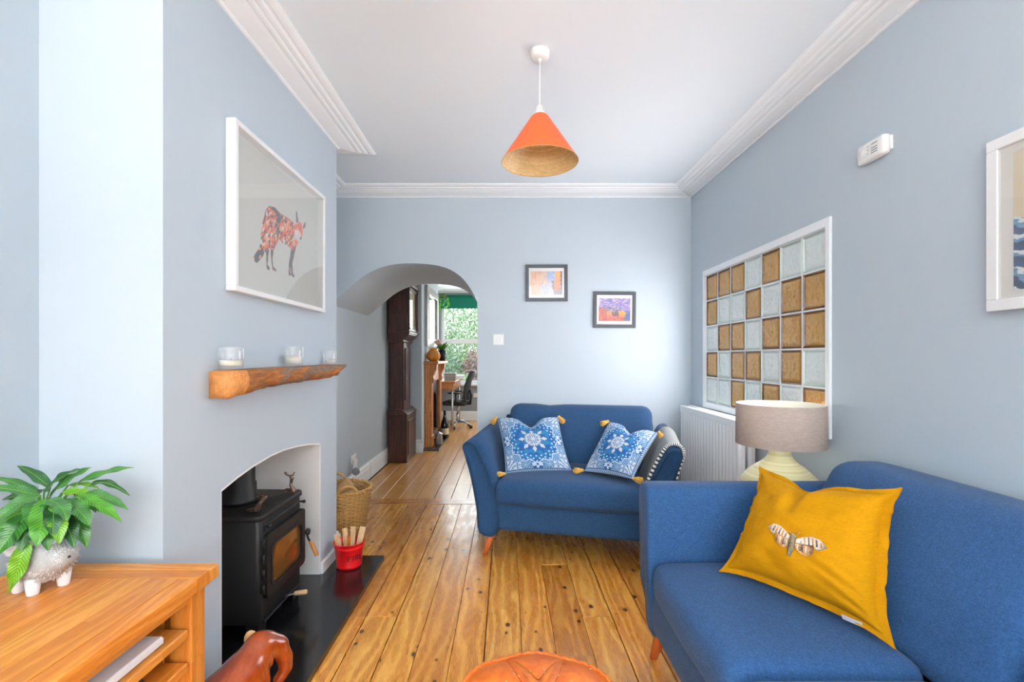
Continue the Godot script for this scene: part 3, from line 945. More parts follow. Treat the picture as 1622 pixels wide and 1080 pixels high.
# outline points in the right-hand plane and up, in small units
func figure(label: String, foot: Vector3, u: float, bones: Array):
	foot.y = 0.607
	var t = thing("cat_figurine", label, "figurine", foot, 0.0, "bronze figurines on the stove")
	var caps := []
	var low := 1e9
	for b in bones: low = minf(low, minf(b[0][1] - b[2], b[1][1] - b[3]))
	for b in bones:
		var k := 0.35 if b[0][1] > 8 else 1.0
		caps.append([Vector3(b[0][0], b[0][1] - low, k * (b[0][1] - 6) * 0.3) * u, Vector3(b[1][0], b[1][1] - low, k * (b[1][1] - 6) * 0.3) * u, b[2] * u, b[3] * u])
	var st := S()
	blob(st, caps, u * 0.55, u * 1.2)
	part(t, "body", st, M.bronze)

func rrect(x0: float, y0: float, x1: float, y1: float, r: float, n: int) -> Array:
	var out := []
	for c in [[x1 - r, y0 + r, -90], [x1 - r, y1 - r, 0], [x0 + r, y1 - r, 90], [x0 + r, y0 + r, 180]]:
		for k in n + 1:
			var a := deg_to_rad(c[2] + 90.0 * k / n)
			out.append(Vector2(c[0] + r * cos(a), c[1] + r * sin(a)))
	return out

# flat ring between two outlines in the z, y plane
func frame_ring(st, outer: Array, inner: Array, x0: float, x1: float):
	var n := outer.size()
	for i in n:
		var j := (i + 1) % n
		var v := func(p: Vector2, x: float) -> Vector3: return Vector3(x, p.y, p.x)
		quad(st, v.call(outer[i], x1), v.call(inner[i], x1), v.call(inner[j], x1), v.call(outer[j], x1))
		quad(st, v.call(outer[i], x0), v.call(outer[i], x1), v.call(outer[j], x1), v.call(outer[j], x0))
		quad(st, v.call(inner[i], x1), v.call(inner[i], x0), v.call(inner[j], x0), v.call(inner[j], x1))

# ---------------------------------------------------------------- mantel shelf and glasses
func build_mantel():
	var n1 := noise(7.0, 5, 3)
	var n2 := noise(2.2, 8, 2)
	var tex := paint(512, 256, func(x: int, y: int):
		var u := x / 512.0
		var v := y / 256.0
		var g := 0.5 + 0.5 * n1.get_noise_2d(u * 1.2 + v * 0.15, v * 1.6)
		var c := rgb(120, 66, 26).lerp(rgb(190, 122, 58), clampf(g * 1.3 - 0.1, 0, 1))
		# weathered grey bark runs slantwise along the lower edge and the far half
		var k := n2.get_noise_2d(u * 2.6 + v * 0.9, v * 1.1 - u * 0.4)
		var grey := clampf((k + 0.16) * 6.0, 0.0, 1.0) * clampf((u - 0.10) * 4.0, 0.0, 1.0)
		c = c.lerp(rgb(168, 148, 132).lerp(rgb(92, 66, 50), 0.5 + 0.5 * n1.get_noise_2d(u * 5.0, v * 5.0 + u * 3.0)), grey * 0.95)
		if u < 0.07: c = rgb(214, 146, 80).lerp(rgb(176, 110, 54), clampf(0.4 + n1.get_noise_2d(u * 12.0, v * 2.0) * 0.8, 0, 1))
		return c)
	var m := mat(Color.WHITE, 0.7, {"albedo_texture": tex})
	var t = thing("mantel_beam", "rustic live-edge timber beam fixed as a mantel shelf above the stove", "shelf", Vector3(-1.075, 1.19, -2.36))
	# stations: distance, front x, top, bottom
	var key := [[1.790, -1.045, 1.285, 1.186], [1.815, -1.030, 1.290, 1.184], [1.918, -1.012, 1.290, 1.196], [2.146, -1.008, 1.293, 1.214], [2.467, -1.008, 1.294, 1.216], [2.765, -1.006, 1.296, 1.220], [2.88, -1.0, 1.297, 1.236], [2.945, -0.995, 1.297, 1.268]]
	var rings := []
	var nn := noise(9.0, 4, 3)
	var steps := 44
	for i in steps + 1:
		var d: float = lerpf(1.79, 2.945, float(i) / steps)
		var j := 0
		while j < key.size() - 2 and key[j + 1][0] < d: j += 1
		var f: float = clampf((d - key[j][0]) / (key[j + 1][0] - key[j][0]), 0, 1)
		var fx: float = lerpf(key[j][1], key[j + 1][1], f)
		var top: float = lerpf(key[j][2], key[j + 1][2], f)
		var bot: float = lerpf(key[j][3], key[j + 1][3], f)
		var ring := []
		for p in [[0, 0], [0, 0.5], [0, 1], [0.3, 1], [0.7, 1], [0.93, 1], [1, 0.94], [1.0, 0.75], [0.99, 0.5], [0.93, 0.25], [0.82, 0.06], [0.6, 0.0], [0.3, 0.0]]:
			var q := Vector3(lerpf(XB - 0.001, fx, p[0]), lerpf(bot, top, p[1]), -d)
			if p[0] > 0.2:
				var w := nn.get_noise_3d(q.x * 2.0, q.y * 2.0, q.z * 1.3)
				q.x += w * 0.014
				if p[1] < 0.9: q.y += nn.get_noise_3d(q.z * 1.5, q.y, q.x) * 0.010
			ring.append(q)
		rings.append(ring)
	var st := S()
	for i in steps:
		for k in 13:
			var k2 := (k + 1) % 13
			quad(st, rings[i][k], rings[i + 1][k], rings[i + 1][k2], rings[i][k2], Vector2(float(i) / steps, k / 13.0), Vector2(float(i + 1) / steps, k / 13.0), Vector2(float(i + 1) / steps, (k + 1) / 13.0), Vector2(float(i) / steps, (k + 1) / 13.0))
	for e in [0, steps]:
		var c := Vector3.ZERO
		for p in rings[e]: c += p / 13.0
		for k in 13:
			var uv := Vector2(0.03 if e == 0 else 0.9, k / 13.0)
			if e == 0: tri(st, c, rings[e][k], rings[e][(k + 1) % 13], uv + Vector2(0.02, 0.1), uv, uv)
			else: tri(st, c, rings[e][(k + 1) % 13], rings[e][k], uv, uv, uv)
	wpart(t, "beam", st, m)
	for g in [[Vector3(-1.0812, 1.2909, -1.8430), 0.045, 0.085, 0.035, "wide candle glass at the near end of the beam"], [Vector3(-1.0812, 1.2955, -2.3850), 0.046, 0.100, 0.055, "taller candle glass at the middle of the beam"], [Vector3(-1.0771, 1.3054, -2.8800), 0.037, 0.088, 0.028, "small candle glass at the far end of the beam"]]:
		var p: Vector3 = g[0]
		p.y = 1.2945
		p.x = -1.072
		var c = thing("candle_glass", g[4] + ", white wax inside", "candle", p, 0.0, "candle glasses on the beam")
		var r: float = g[1]
		var h: float = g[2]
		st = S()
		lathe(st, [Vector2(0, 0), Vector2(r * 0.9, 0), Vector2(r * 0.95, 0.003), Vector2(r, h - 0.002), Vector2(r - 0.001, h), Vector2(r - 0.003, h - 0.002), Vector2(r * 0.95 - 0.003, 0.014), Vector2(0, 0.012)], 28)
		part(c, "glass", st, M.jar_glass)
		st = S()
		lathe(st, [Vector2(0, 0.0125), Vector2(r * 0.95 - 0.0045, 0.0145), Vector2(r * 0.97 - 0.0042, g[3]), Vector2(r * 0.8, g[3] - 0.001), Vector2(0, g[3])], 24)
		var w := part(c, "wax", st, M.wax)
		st = S()
		tube(st, [Vector3(0, g[3], 0), Vector3(0.001, g[3] + 0.008, 0)], 0.001, 5)
		part(w, "wick", st, M.ink)

# ---------------------------------------------------------------- pictures
func framed(called: String, label: String, cat: String, c: Vector3, right: Vector3, n: Vector3, size: Vector2, rim: float, depth: float, recess: float, mframe, art: Texture2D, art_size: Vector2, mount_tone, roll := 0.0):
	var t = thing(called, label, cat, c)
	t.basis = Basis(right, n.cross(right), n).rotated(n, roll)
	var w := size * 0.5
	var st := S(true)
	for s in [-1.0, 1.0]:
		cb(st, Vector3(-w.x, s * w.y, 0), Vector3(w.x, s * (w.y - rim), depth), 0.002)
		cb(st, Vector3(s * w.x, -w.y + rim, 0), Vector3(s * (w.x - rim), w.y - rim, depth), 0.002)
	part(t, "frame", st, mframe)
	var i := w - Vector2(rim, rim)
	part(t, "mount", box(Vector3(-i.x, -i.y, 0.002), Vector3(i.x, i.y, depth - recess)), mount_tone)
	var a := art_size * 0.5
	st = S(true)
	quad(st, Vector3(-a.x, -a.y, depth - recess + 0.001), Vector3(a.x, -a.y, depth - recess + 0.001), Vector3(a.x, a.y, depth - recess + 0.001), Vector3(-a.x, a.y, depth - recess + 0.001), Vector2(0, 1), Vector2(1, 1), Vector2(1, 0), Vector2(0, 0))
	part(t, "print", st, mat(Color.WHITE, 0.8, {"albedo_texture": art}))
	part(t, "glazing", box(Vector3(-i.x, -i.y, depth - 0.006), Vector3(i.x, i.y, depth - 0.0045)), M.glass)
	return t

func build_pictures():
	var paper := rgb(207, 207, 199)
	# fox in slanting strokes
	var cells := noise(0.085, 3)
	cells.noise_type = FastNoiseLite.TYPE_CELLULAR
	cells.cellular_return_type = FastNoiseLite.RETURN_CELL_VALUE
	cells.fractal_type = FastNoiseLite.FRACTAL_NONE
	var wob := noise(0.06, 4, 3)
	var hot := [rgb(232, 92, 44), rgb(244, 134, 60), rgb(206, 62, 42), rgb(238, 176, 120), rgb(120, 36, 60), rgb(52, 44, 54), rgb(236, 110, 80), rgb(226, 210, 200), rgb(92, 62, 60), rgb(240, 100, 40)]
	var darks := [rgb(48, 46, 52), rgb(70, 62, 66), rgb(92, 52, 58), rgb(40, 38, 44), rgb(150, 88, 66)]
	var pale := [rgb(226, 226, 224), rgb(206, 208, 212), rgb(236, 214, 206), rgb(180, 176, 190)]
	var orange := [rgb(236, 98, 50), rgb(226, 80, 50), rgb(200, 70, 60), rgb(244, 150, 90)]
	var torso := PackedVector2Array([Vector2(0.346, 0.337), Vector2(0.410, 0.320), Vector2(0.473, 0.341), Vector2(0.558, 0.336), Vector2(0.638, 0.349), Vector2(0.680, 0.358), Vector2(0.659, 0.412), Vector2(0.638, 0.485), Vector2(0.712, 0.485), Vector2(0.674, 0.551), Vector2(0.659, 0.595), Vector2(0.617, 0.621), Vector2(0.607, 0.586), Vector2(0.558, 0.570), Vector2(0.491, 0.567), Vector2(0.455, 0.549), Vector2(0.428, 0.607), Vector2(0.402, 0.651), Vector2(0.367, 0.674), Vector2(0.342, 0.659), Vector2(0.318, 0.701), Vector2(0.278, 0.708), Vector2(0.254, 0.654), Vector2(0.258, 0.574), Vector2(0.266, 0.514), Vector2(0.282, 0.451), Vector2(0.310, 0.376)])
	var saddle := PackedVector2Array([Vector2(0.342, 0.340), Vector2(0.402, 0.321), Vector2(0.464, 0.339), Vector2(0.491, 0.370), Vector2(0.464, 0.430), Vector2(0.455, 0.501), Vector2(0.446, 0.553), Vector2(0.415, 0.528), Vector2(0.428, 0.444), Vector2(0.437, 0.381), Vector2(0.384, 0.349)])
	var tail := PackedVector2Array([Vector2(0.254, 0.654), Vector2(0.293, 0.709), Vector2(0.278, 0.742), Vector2(0.247, 0.780), Vector2(0.216, 0.811), Vector2(0.194, 0.806), Vector2(0.183, 0.776), Vector2(0.209, 0.735), Vector2(0.239, 0.693)])
	var legs := [PackedVector2Array([Vector2(0.310, 0.693), Vector2(0.342, 0.671), Vector2(0.334, 0.731), Vector2(0.326, 0.792), Vector2(0.351, 0.811), Vector2(0.342, 0.831), Vector2(0.319, 0.831), Vector2(0.311, 0.761)]), PackedVector2Array([Vector2(0.359, 0.671), Vector2(0.397, 0.647), Vector2(0.380, 0.729), Vector2(0.386, 0.787), Vector2(0.424, 0.807), Vector2(0.419, 0.823), Vector2(0.380, 0.818), Vector2(0.366, 0.745)]), PackedVector2Array([Vector2(0.607, 0.573), Vector2(0.643, 0.594), Vector2(0.609, 0.675), Vector2(0.599, 0.780), Vector2(0.609, 0.807), Vector2(0.575, 0.812), Vector2(0.577, 0.716), Vector2(0.597, 0.634)]), PackedVector2Array([Vector2(0.617, 0.621), Vector2(0.659, 0.589), Vector2(0.640, 0.653), Vector2(0.624, 0.703), Vector2(0.630, 0.779), Vector2(0.655, 0.799), Vector2(0.643, 0.818), Vector2(0.610, 0.803), Vector2(0.605, 0.708)])]
	var head := PackedVector2Array([Vector2(0.674, 0.341), Vector2(0.712, 0.312), Vector2(0.745, 0.306), Vector2(0.772, 0.342), Vector2(0.765, 0.400), Vector2(0.752, 0.451), Vector2(0.723, 0.458), Vector2(0.659, 0.445), Vector2(0.648, 0.410)])
	var snow := PackedVector2Array([Vector2(0.653, 0.401), Vector2(0.712, 0.386), Vector2(0.736, 0.397), Vector2(0.747, 0.446), Vector2(0.723, 0.458), Vector2(0.659, 0.445)])
	var ears := [PackedVector2Array([Vector2(0.674, 0.232), Vector2(0.687, 0.233), Vector2(0.710, 0.313), Vector2(0.677, 0.333)]), PackedVector2Array([Vector2(0.817, 0.267), Vector2(0.809, 0.323), Vector2(0.772, 0.350), Vector2(0.778, 0.313)])]
	var nose := PackedVector2Array([Vector2(0.727, 0.440), Vector2(0.749, 0.436), Vector2(0.749, 0.456), Vector2(0.733, 0.461)])
	var fw := 640
	var fh := 448
	var tex := paint(fw, fh, func(x: int, y: int):
		var p := Vector2((x + wob.get_noise_2d(x * 4.0, y * 4.0) * 2.0) / fw, (y + wob.get_noise_2d(x * 4.0 + 300.0, y * 4.0) * 2.5) / fh)
		if p.x < 0.17 or p.x > 0.86 or p.y < 0.18 or p.y > 0.93: return paper
		var sx: float = (x * 0.8 + y * 0.6) * 1.7
		var sy: float = (y * 0.8 - x * 0.6) * 0.8
		var k := int((cells.get_noise_2d(sx, sy) * 0.5 + 0.5) * 9.99)
		if Geometry2D.is_point_in_polygon(p, nose): return darks[0]
		for e in ears:
			if Geometry2D.is_point_in_polygon(p, e): return darks[k % 3].lerp(orange[1], 0.15)
		if Geometry2D.is_point_in_polygon(p, snow): return pale[k % 3]
		if Geometry2D.is_point_in_polygon(p, head): return orange[k % 4]
		for l in legs:
			if Geometry2D.is_point_in_polygon(p, l): return darks[k % 5]
		if Geometry2D.is_point_in_polygon(p, tail): return darks[k % 4] if k < 8 else orange[3]
		if Geometry2D.is_point_in_polygon(p, saddle): return darks[k % 5] if k < 7 else hot[k]
		if Geometry2D.is_point_in_polygon(p, torso): return hot[k]
		return paper)
	# the frame hangs on the chimney breast
	framed("fox_picture", "large white box-framed print of a fox in orange strokes above the beam", "picture", Vector3(XB, 1.9545, -2.3645), Vector3(0, 0, -1), Vector3.RIGHT, Vector2(0.941, 0.694), 0.022, 0.042, 0.036, M.gloss_white, tex, Vector2(0.861, 0.614), mat(rgb(214, 214, 207), 0.85))
	# street and quay scenes
	var n := noise(0.035, 14, 3)
	var dab := noise(0.11, 15)
	dab.noise_type = FastNoiseLite.TYPE_CELLULAR
	dab.cellular_return_type = FastNoiseLite.RETURN_CELL_VALUE
	dab.fractal_type = FastNoiseLite.FRACTAL_NONE
	var street := paint(144, 112, func(x: int, y: int):
		var u := x / 144.0 + n.get_noise_2d(x * 2.0, y * 2.0) * 0.05
		var v := y / 112.0 + n.get_noise_2d(x * 2.0 + 90.0, y * 2.0) * 0.05 + 0.05 * dab.get_noise_2d(x * 2.0, y * 2.0)
		var g := clampf(n.get_noise_2d(x * 3.0, y) * 0.3 + 0.5 + 0.45 * dab.get_noise_2d(x * 2.4, y), 0.0, 1.0)
		if u < 0.30: return rgb(206, 140, 110).lerp(rgb(226, 186, 140), g)
		if u < 0.52 and v < 0.5: return rgb(196, 150, 150).lerp(rgb(232, 200, 150), g)
		if u < 0.62 + v * 0.1: return rgb(214, 206, 214).lerp(rgb(170, 160, 176), g) if v > 0.35 else rgb(150, 168, 210)
		if u < 0.76 - v * 0.04: return rgb(110, 150, 214).lerp(rgb(190, 200, 226), g) if v < 0.4 else rgb(120, 116, 120).lerp(rgb(70, 70, 80), g)
		if v > 0.8: return rgb(120, 80, 90)
		return rgb(240, 170, 50).lerp(rgb(206, 74, 40), clampf(v * 1.1 + g * 0.5 - 0.35, 0, 1)) if u < 0.94 else rgb(96, 54, 60))
	var quay := paint(144, 112, func(x: int, y: int):
		var u := x / 144.0 + n.get_noise_2d(x * 2.0 + 40.0, y * 2.0) * 0.06
		var v := y / 112.0 + n.get_noise_2d(x * 2.0 + 190.0, y * 2.0) * 0.06 + 0.06 * dab.get_noise_2d(x * 2.0, y * 2.0)
		var g := clampf(n.get_noise_2d(x * 1.2, y * 4.0) * 0.3 + 0.5 + 0.45 * dab.get_noise_2d(x, y * 2.4), 0.0, 1.0)
		if v < 0.40: return rgb(96, 92, 176).lerp(rgb(224, 190, 214), g)
		if v < 0.56 and u > 0.2: return rgb(60, 52, 80).lerp(rgb(206, 196, 220), g) if u < 0.7 else rgb(150, 140, 200)
		if v < 0.76:
			if u < 0.24: return rgb(222, 102, 50).lerp(rgb(150, 60, 60), g)
			if u < 0.42: return rgb(240, 170, 90).lerp(rgb(220, 110, 60), g)
			if u < 0.62: return rgb(52, 36, 60).lerp(rgb(140, 70, 80), g)
			if u < 0.84: return rgb(246, 190, 50).lerp(rgb(236, 140, 40), g)
			return rgb(80, 92, 160)
		return rgb(150, 56, 66).lerp(rgb(232, 110, 70), g) if u < 0.8 else rgb(74, 84, 150))
	framed("street_picture", "small dark grey framed picture of a warm coloured street, the higher of two", "picture", Vector3(0.3475, 1.983, ZW), Vector3.RIGHT, Vector3.BACK, Vector2(0.364, 0.317), 0.029, 0.018, 0.008, M.charcoal, street, Vector2(0.272, 0.202), M.paper, deg_to_rad(0.2))
	framed("quay_picture", "small dark grey framed picture of yellow buildings under a violet sky, lower one", "picture", Vector3(0.9345, 1.752, ZW), Vector3.RIGHT, Vector3.BACK, Vector2(0.366, 0.312), 0.029, 0.018, 0.008, M.charcoal, quay, Vector2(0.272, 0.196), M.paper, deg_to_rad(-0.6))
	# a plain picture of a rolling sea under a cream sky
	var sea := paint(256, 192, func(x: int, y: int):
		var u := x / 256.0
		var v := y / 192.0
		var g := n.get_noise_2d(x * 0.8, y * 3.0) * 0.5 + 0.5
		var edge := 0.46 + 0.035 * sin(u * 9.0) + 0.02 * sin(u * 23.0)
		if v < edge: return rgb(232, 214, 184).lerp(rgb(222, 198, 162), clampf(v * 1.6 + g * 0.2 - 0.2, 0, 1))
		var band := fposmod((v - edge) * 7.0 + sin(u * 14.0 + v * 9.0) * 0.25 + g * 0.5, 1.0)
		if band < 0.22: return rgb(228, 232, 232)
		if band < 0.5: return rgb(126, 172, 200).lerp(rgb(70, 120, 170), g)
		return rgb(44, 76, 128).lerp(rgb(28, 46, 86), g))
	framed("sea_picture", "white framed seascape with cream sky at the edge of the right wall", "picture", Vector3(XR, 1.765, -1.176), Vector3(0, 0, 1), Vector3.LEFT, Vector2(0.75, 0.552), 0.036, 0.03, 0.012, M.gloss_white, sea, Vector2(0.60, 0.43), mat(rgb(232, 226, 218), 0.85))
	# switch
	var t = thing("light_switch", "square white light switch plate right of the arch", "switch", Vector3(-0.068, 1.493, ZW))
	var st := S(true)
	bx(st, Vector3(0, 0, 0.004), Vector3(0.092, 0.092, 0.009), 0.003)
	part(t, "plate", st, M.plastic)
	for x in [-0.014, 0.014]:
		st = S(true)
		bx(st, Vector3(x, 0, 0.009), Vector3(0.013, 0.026, 0.005), 0.002)
		part(t, "rocker", st, M.gloss_white)
	# alarm
	t = thing("smoke_alarm", "small white rectangular alarm with a round grille high on the right wall", "alarm", Vector3(XR, 2.232, -2.04))
	st = S()
	soft(st, Vector3(-0.019, 0, 0), Vector3(0.036, 0.085, 0.15), 0.012, Vector3i(4, 6, 8))
	part(t, "case", st, M.plastic)
	st = S(true)
	cb(st, Vector3(-0.012, -0.03, 0.07), Vector3(0.0, 0.03, 0.085), 0.003)
	part(t, "mounting_plate", st, M.plastic)
	st = S()
	lathe(st, [Vector2(0.026, 0), Vector2(0.024, 0.003), Vector2(0.02, 0.0), Vector2(0.016, 0.0025), Vector2(0.0, 0.004)], 20, Transform3D(Basis(Vector3.FORWARD, -PI / 2), Vector3(-0.0365, 0.003, -0.042)))
	part(t, "sounder", st, M.gloss_white)
	for y in [-0.018, -0.008, 0.002, 0.020]:
		st = S(true)
		cb(st, Vector3(-0.0385, y - 0.0014, 0.012), Vector3(-0.036, y + 0.0014, 0.045))
		part(t, "slot", st, mat(rgb(120, 118, 114), 0.6))
	for y in [-0.012, 0.004, 0.018]:
		st = S()
		ball(st, Vector3(-0.037, y, -0.008), Vector3.ONE * 0.003, 8)
		part(t, "indicator", st, mat(rgb(150, 148, 144), 0.4))

# ---------------------------------------------------------------- seats
# arm: outline in the u, y plane for the arm on the +u side, set back at both ends and pushed from w0 to w1
func arm(st, outline: Array, w0: float, w1: float, rise: float, to: Callable):
	var c := Vector2.ZERO
	for p in outline: c += p / outline.size()
	var rings := []
	for s in [[w0, 0.86, 0.0], [w0 + 0.006, 0.93, 0.0], [w0 + 0.018, 0.98, 0.0], [w0 + 0.045, 1.0, 0.0], [lerpf(w0, w1, 0.3), 1.0, 0.3], [lerpf(w0, w1, 0.6), 1.0, 0.6], [w1 - 0.045, 1.0, 1.0], [w1 - 0.018, 0.98, 1.0], [w1 - 0.006, 0.93, 1.0], [w1, 0.86, 1.0]]:
		var ring := []
		for p in outline:
			var q: Vector2 = c + (p - c) * Vector2(lerpf(1.0, s[1], 1.0), lerpf(1.0, s[1], 0.45))
			q.y += rise * s[2] * clampf((q.y - 0.3) / 0.45, 0.0, 1.0)
			ring.append(to.call(q.x, q.y, s[0]))
		rings.append(ring)
	loft(st, rings)

func smooth_line(pts: Array, n: int, closed := true) -> Array:
	var out := []
	var k := pts.size()
	for i in (k if closed else k - 1):
		for j in n:
			var t := float(j) / n
			var p0: Vector2 = pts[posmod(i - 1, k)] if closed else pts[maxi(i - 1, 0)]
			var p3: Vector2 = pts[(i + 2) % k] if closed else pts[mini(i + 2, k - 1)]
			out.append(pts[i].cubic_interpolate(pts[(i + 1) % k], p0, p3, t))
	if not closed: out.append(pts[-1])
	return out

func leg(st, top: Vector3, foot: Vector3, r0: float, r1: float):
	loft(st, [square(top, r0), square(top.lerp(foot, 0.5), lerpf(r0, r1, 0.5)), square(foot, r1)])

func square(c: Vector3, r: float) -> Array:
	var out := []
	for k in 12:
		var a := TAU * k / 12 + 0.26
		var v := Vector2(cos(a), sin(a))
		var s := 1.0 / pow(pow(absf(v.x), 4) + pow(absf(v.y), 4), 0.25)
		out.append(c + Vector3(v.x * s, 0, -v.y * s) * r)
	return out

const LOVE_AT := Vector3(0.400, 0, -3.088)
const LOVE_TURN := -0.2269
func build_sofas():
	# small sofa; its front runs along local x at z = 0, the back is towards -z
	var t = thing("small_sofa", "small dark blue two-seat sofa angled against the arch wall", "sofa", LOVE_AT + Vector3(0.088, 0, -0.38), LOVE_TURN)
	var o := Vector3(0, 0, 0.39)
	var st := S()
	soft(st, Vector3(0, 0.27, -0.40) + o, Vector3(1.17, 0.205, 0.79), 0.025, Vector3i(14, 5, 10))
	part(t, "base", st, M.steel_blue_cloth)
	var line := smooth_line([Vector2(0.585, 0.168), Vector2(0.605, 0.32), Vector2(0.645, 0.53), Vector2(0.692, 0.69), Vector2(0.704, 0.735), Vector2(0.688, 0.765), Vector2(0.650, 0.768), Vector2(0.612, 0.735), Vector2(0.560, 0.64), Vector2(0.510, 0.52), Vector2(0.475, 0.40), Vector2(0.465, 0.168)], 3)
	for sg in [1.0, -1.0]:
		st = S()
		arm(st, line, 0.005, -0.76, 0.05, func(u: float, y: float, w: float): return Vector3(u * sg, y, w) + o)
		part(t, "arm", st, M.steel_blue_cloth)
	st = S()
	soft(st, Vector3(0, 0.435, -0.30) + o, Vector3(0.965, 0.165, 0.70), 0.055, Vector3i(18, 8, 14), func(p: Vector3, q: Vector3):
		var e: Vector3 = p
		e.y += 0.022 * (1.0 - q.x * q.x) * (1.0 - q.z * q.z * 0.6) * (1.0 if q.y > 0 else 0.0)
		e.z += 0.020 * (1.0 - q.x * q.x) * maxf(q.z, 0.0)
		return e)
	part(t, "seat_cushion", st, M.steel_blue_cloth)
	st = S()
	soft(st, Vector3(0.02, 0.70, -0.64) + o, Vector3(1.12, 0.52, 0.19), 0.075, Vector3i(22, 16, 8), func(p: Vector3, q: Vector3):
		var e: Vector3 = p
		e.y -= 0.012 * exp(-pow((q.x + 0.42) / 0.14, 2)) * maxf(q.y, 0.0)
		e.z += 0.03 * (1.0 - q.x * q.x) * (1.0 - q.y * q.y) * (1.0 if q.z > 0 else 0.0)
		e.z -= (p.y + 0.26) * 0.20
		return e)
	part(t, "back_cushion", st, M.steel_blue_cloth)
	st = S()
	soft(st, Vector3(0, 0.52, -0.775) + o, Vector3(1.18, 0.70, 0.10), 0.03, Vector3i(10, 8, 4))
	part(t, "back_frame", st, M.steel_blue_cloth)
	for c in [[-0.51, -0.06, -1], [0.51, -0.06, 1], [-0.51, -0.70, -1], [0.51, -0.70, 1]]:
		st = S()
		leg(st, Vector3(c[0], 0.172, c[1]) + o, Vector3(c[0] + c[2] * 0.055, 0.0, c[1] + (0.05 if c[1] > -0.3 else -0.04)) + o, 0.030, 0.014)
		part(t, "leg", st, M.orange_wood)
	# large sofa along the right wall
	t = thing("large_sofa", "large blue sofa along the right wall under the alarm", "sofa", Vector3(1.09, 0, -1.14))
	st = S()
	soft(st, Vector3(1.08, 0.27, -1.14), Vector3(0.92, 0.21, 1.92), 0.03, Vector3i(10, 5, 16))
	wpart(t, "base", st, M.blue_cloth)
	var l2 := smooth_line([Vector2(0.0, 0.168), Vector2(0.0, 0.45), Vector2(0.0, 0.70), Vector2(0.012, 0.765), Vector2(0.045, 0.79), Vector2(0.115, 0.79), Vector2(0.150, 0.768), Vector2(0.158, 0.70), Vector2(0.14, 0.45), Vector2(0.115, 0.168)], 3)
	for far in [true, false]:
		st = S()
		arm(st, l2, 0.600, 1.53, 0.0, func(u: float, y: float, w: float): return Vector3(w + (0.02 if y < 0.35 else 0.0) * (1.0 if w < 0.7 else 0.0), y, -(1.995 + u) if far else -(0.285 - u)))
		wpart(t, "arm", st, M.blue_cloth)
	for c in [[1.985, 1.285], [1.275, 0.295]]:
		st = S()
		soft(st, Vector3(0.885, 0.412, -(c[0] + c[1]) / 2), Vector3(0.56, 0.165, c[0] - c[1]), 0.055, Vector3i(14, 8, 16), func(p: Vector3, q: Vector3):
			var e: Vector3 = p
			e.y += 0.018 * (1.0 - q.x * q.x * 0.7) * (1.0 - q.z * q.z) * (1.0 if q.y > 0 else 0.0)
			e.x -= 0.012 * (1.0 - q.z * q.z) * maxf(-q.x, 0.0)
			return e)
		wpart(t, "seat_cushion", st, M.blue_cloth)
	var k := 0
	for c in [[1.985, 1.125], [1.115, 0.295]]:
		st = S()
		soft(st, Vector3(1.235, 0.685, -(c[0] + c[1]) / 2), Vector3(0.20, 0.475, c[0] - c[1]), 0.055, Vector3i(8, 26, 26), func(p: Vector3, q: Vector3):
			var e: Vector3 = p
			e.x += (p.y + 0.23) * 0.48
			e.x -= 0.035 * (1.0 - q.y * q.y) * (1.0 - q.z * q.z) * (1.0 if q.x < 0 else 0.0)
			if q.x < 0.0 and q.y < 0.3 and q.z > -0.2:
				# creases low down beside the join of the cushions
				var wv := sin((q.y * 1.0 - q.z * 0.10) * 19.0)
				e.x += 0.0055 * maxf(wv, 0.0) * clampf((q.z + 0.15) * 1.6, 0.0, 1.0) * clampf((0.25 - q.y) * 3.0, 0.0, 1.0) * (1.0 - q.z * q.z * 0.6)
			e.y -= 0.012 * pow(absf(q.z), 6) * maxf(q.y, 0.0)
			return e)
		wpart(t, "back_cushion", st, M.blue_cloth)
		k += 1
	st = S()
	soft(st, Vector3(1.50, 0.50, -1.14), Vector3(0.10, 0.66, 1.75), 0.03, Vector3i(4, 8, 14))
	wpart(t, "back_frame", st, M.blue_cloth)
	for c in [[0.69, 2.075, -1, 1], [1.44, 2.05, 1, 1], [0.69, 0.24, -1, -1], [1.44, 0.24, 1, -1]]:
		st = S()
		leg(st, Vector3(c[0], 0.172, -c[1]), Vector3(c[0] + 0.035 * c[2], 0.0, -c[1] - 0.035 * c[3]), 0.030, 0.014)
		wpart(t, "leg", st, M.orange_wood)
	# throw over the arm of the small sofa
	var knit := paint(128, 128, func(x: int, y: int):
		var v := sin((x + 6.0 * sin(y * 0.4)) * 0.8) * sin(y * 0.9)
		return rgb(92, 100, 104).lerp(rgb(188, 190, 186), clampf(0.5 + v * 0.7, 0, 1)))
	var mk := mat(Color.WHITE, 0.95, {"albedo_texture": knit, "uv1_scale": Vector3(9, 6, 1), "normal_enabled": true, "normal_texture": bump_of(knit, 3.0), "normal_scale": 0.6})
	var edge_tex := paint(4, 64, func(_x: int, y: int): return rgb(240, 240, 236) if y % 16 < 9 else rgb(44, 50, 56))
	var me := mat(Color.WHITE, 0.9, {"albedo_texture": edge_tex, "uv1_scale": Vector3(1, 0.2, 1)})
	var over := smooth_line([Vector2(0.455, 0.440), Vector2(0.470, 0.47), Vector2(0.505, 0.545), Vector2(0.555, 0.655), Vector2(0.608, 0.752), Vector2(0.645, 0.785), Vector2(0.692, 0.783), Vector2(0.722, 0.742), Vector2(0.712, 0.69), Vector2(0.678, 0.57), Vector2(0.645, 0.42), Vector2(0.635, 0.32)], 4, false)
	var th = thing("throw_blanket", "grey knitted throw with black and white stitched edge over the sofa arm", "blanket", LOVE_AT + Vector3(0.088, 0, -0.38), LOVE_TURN)
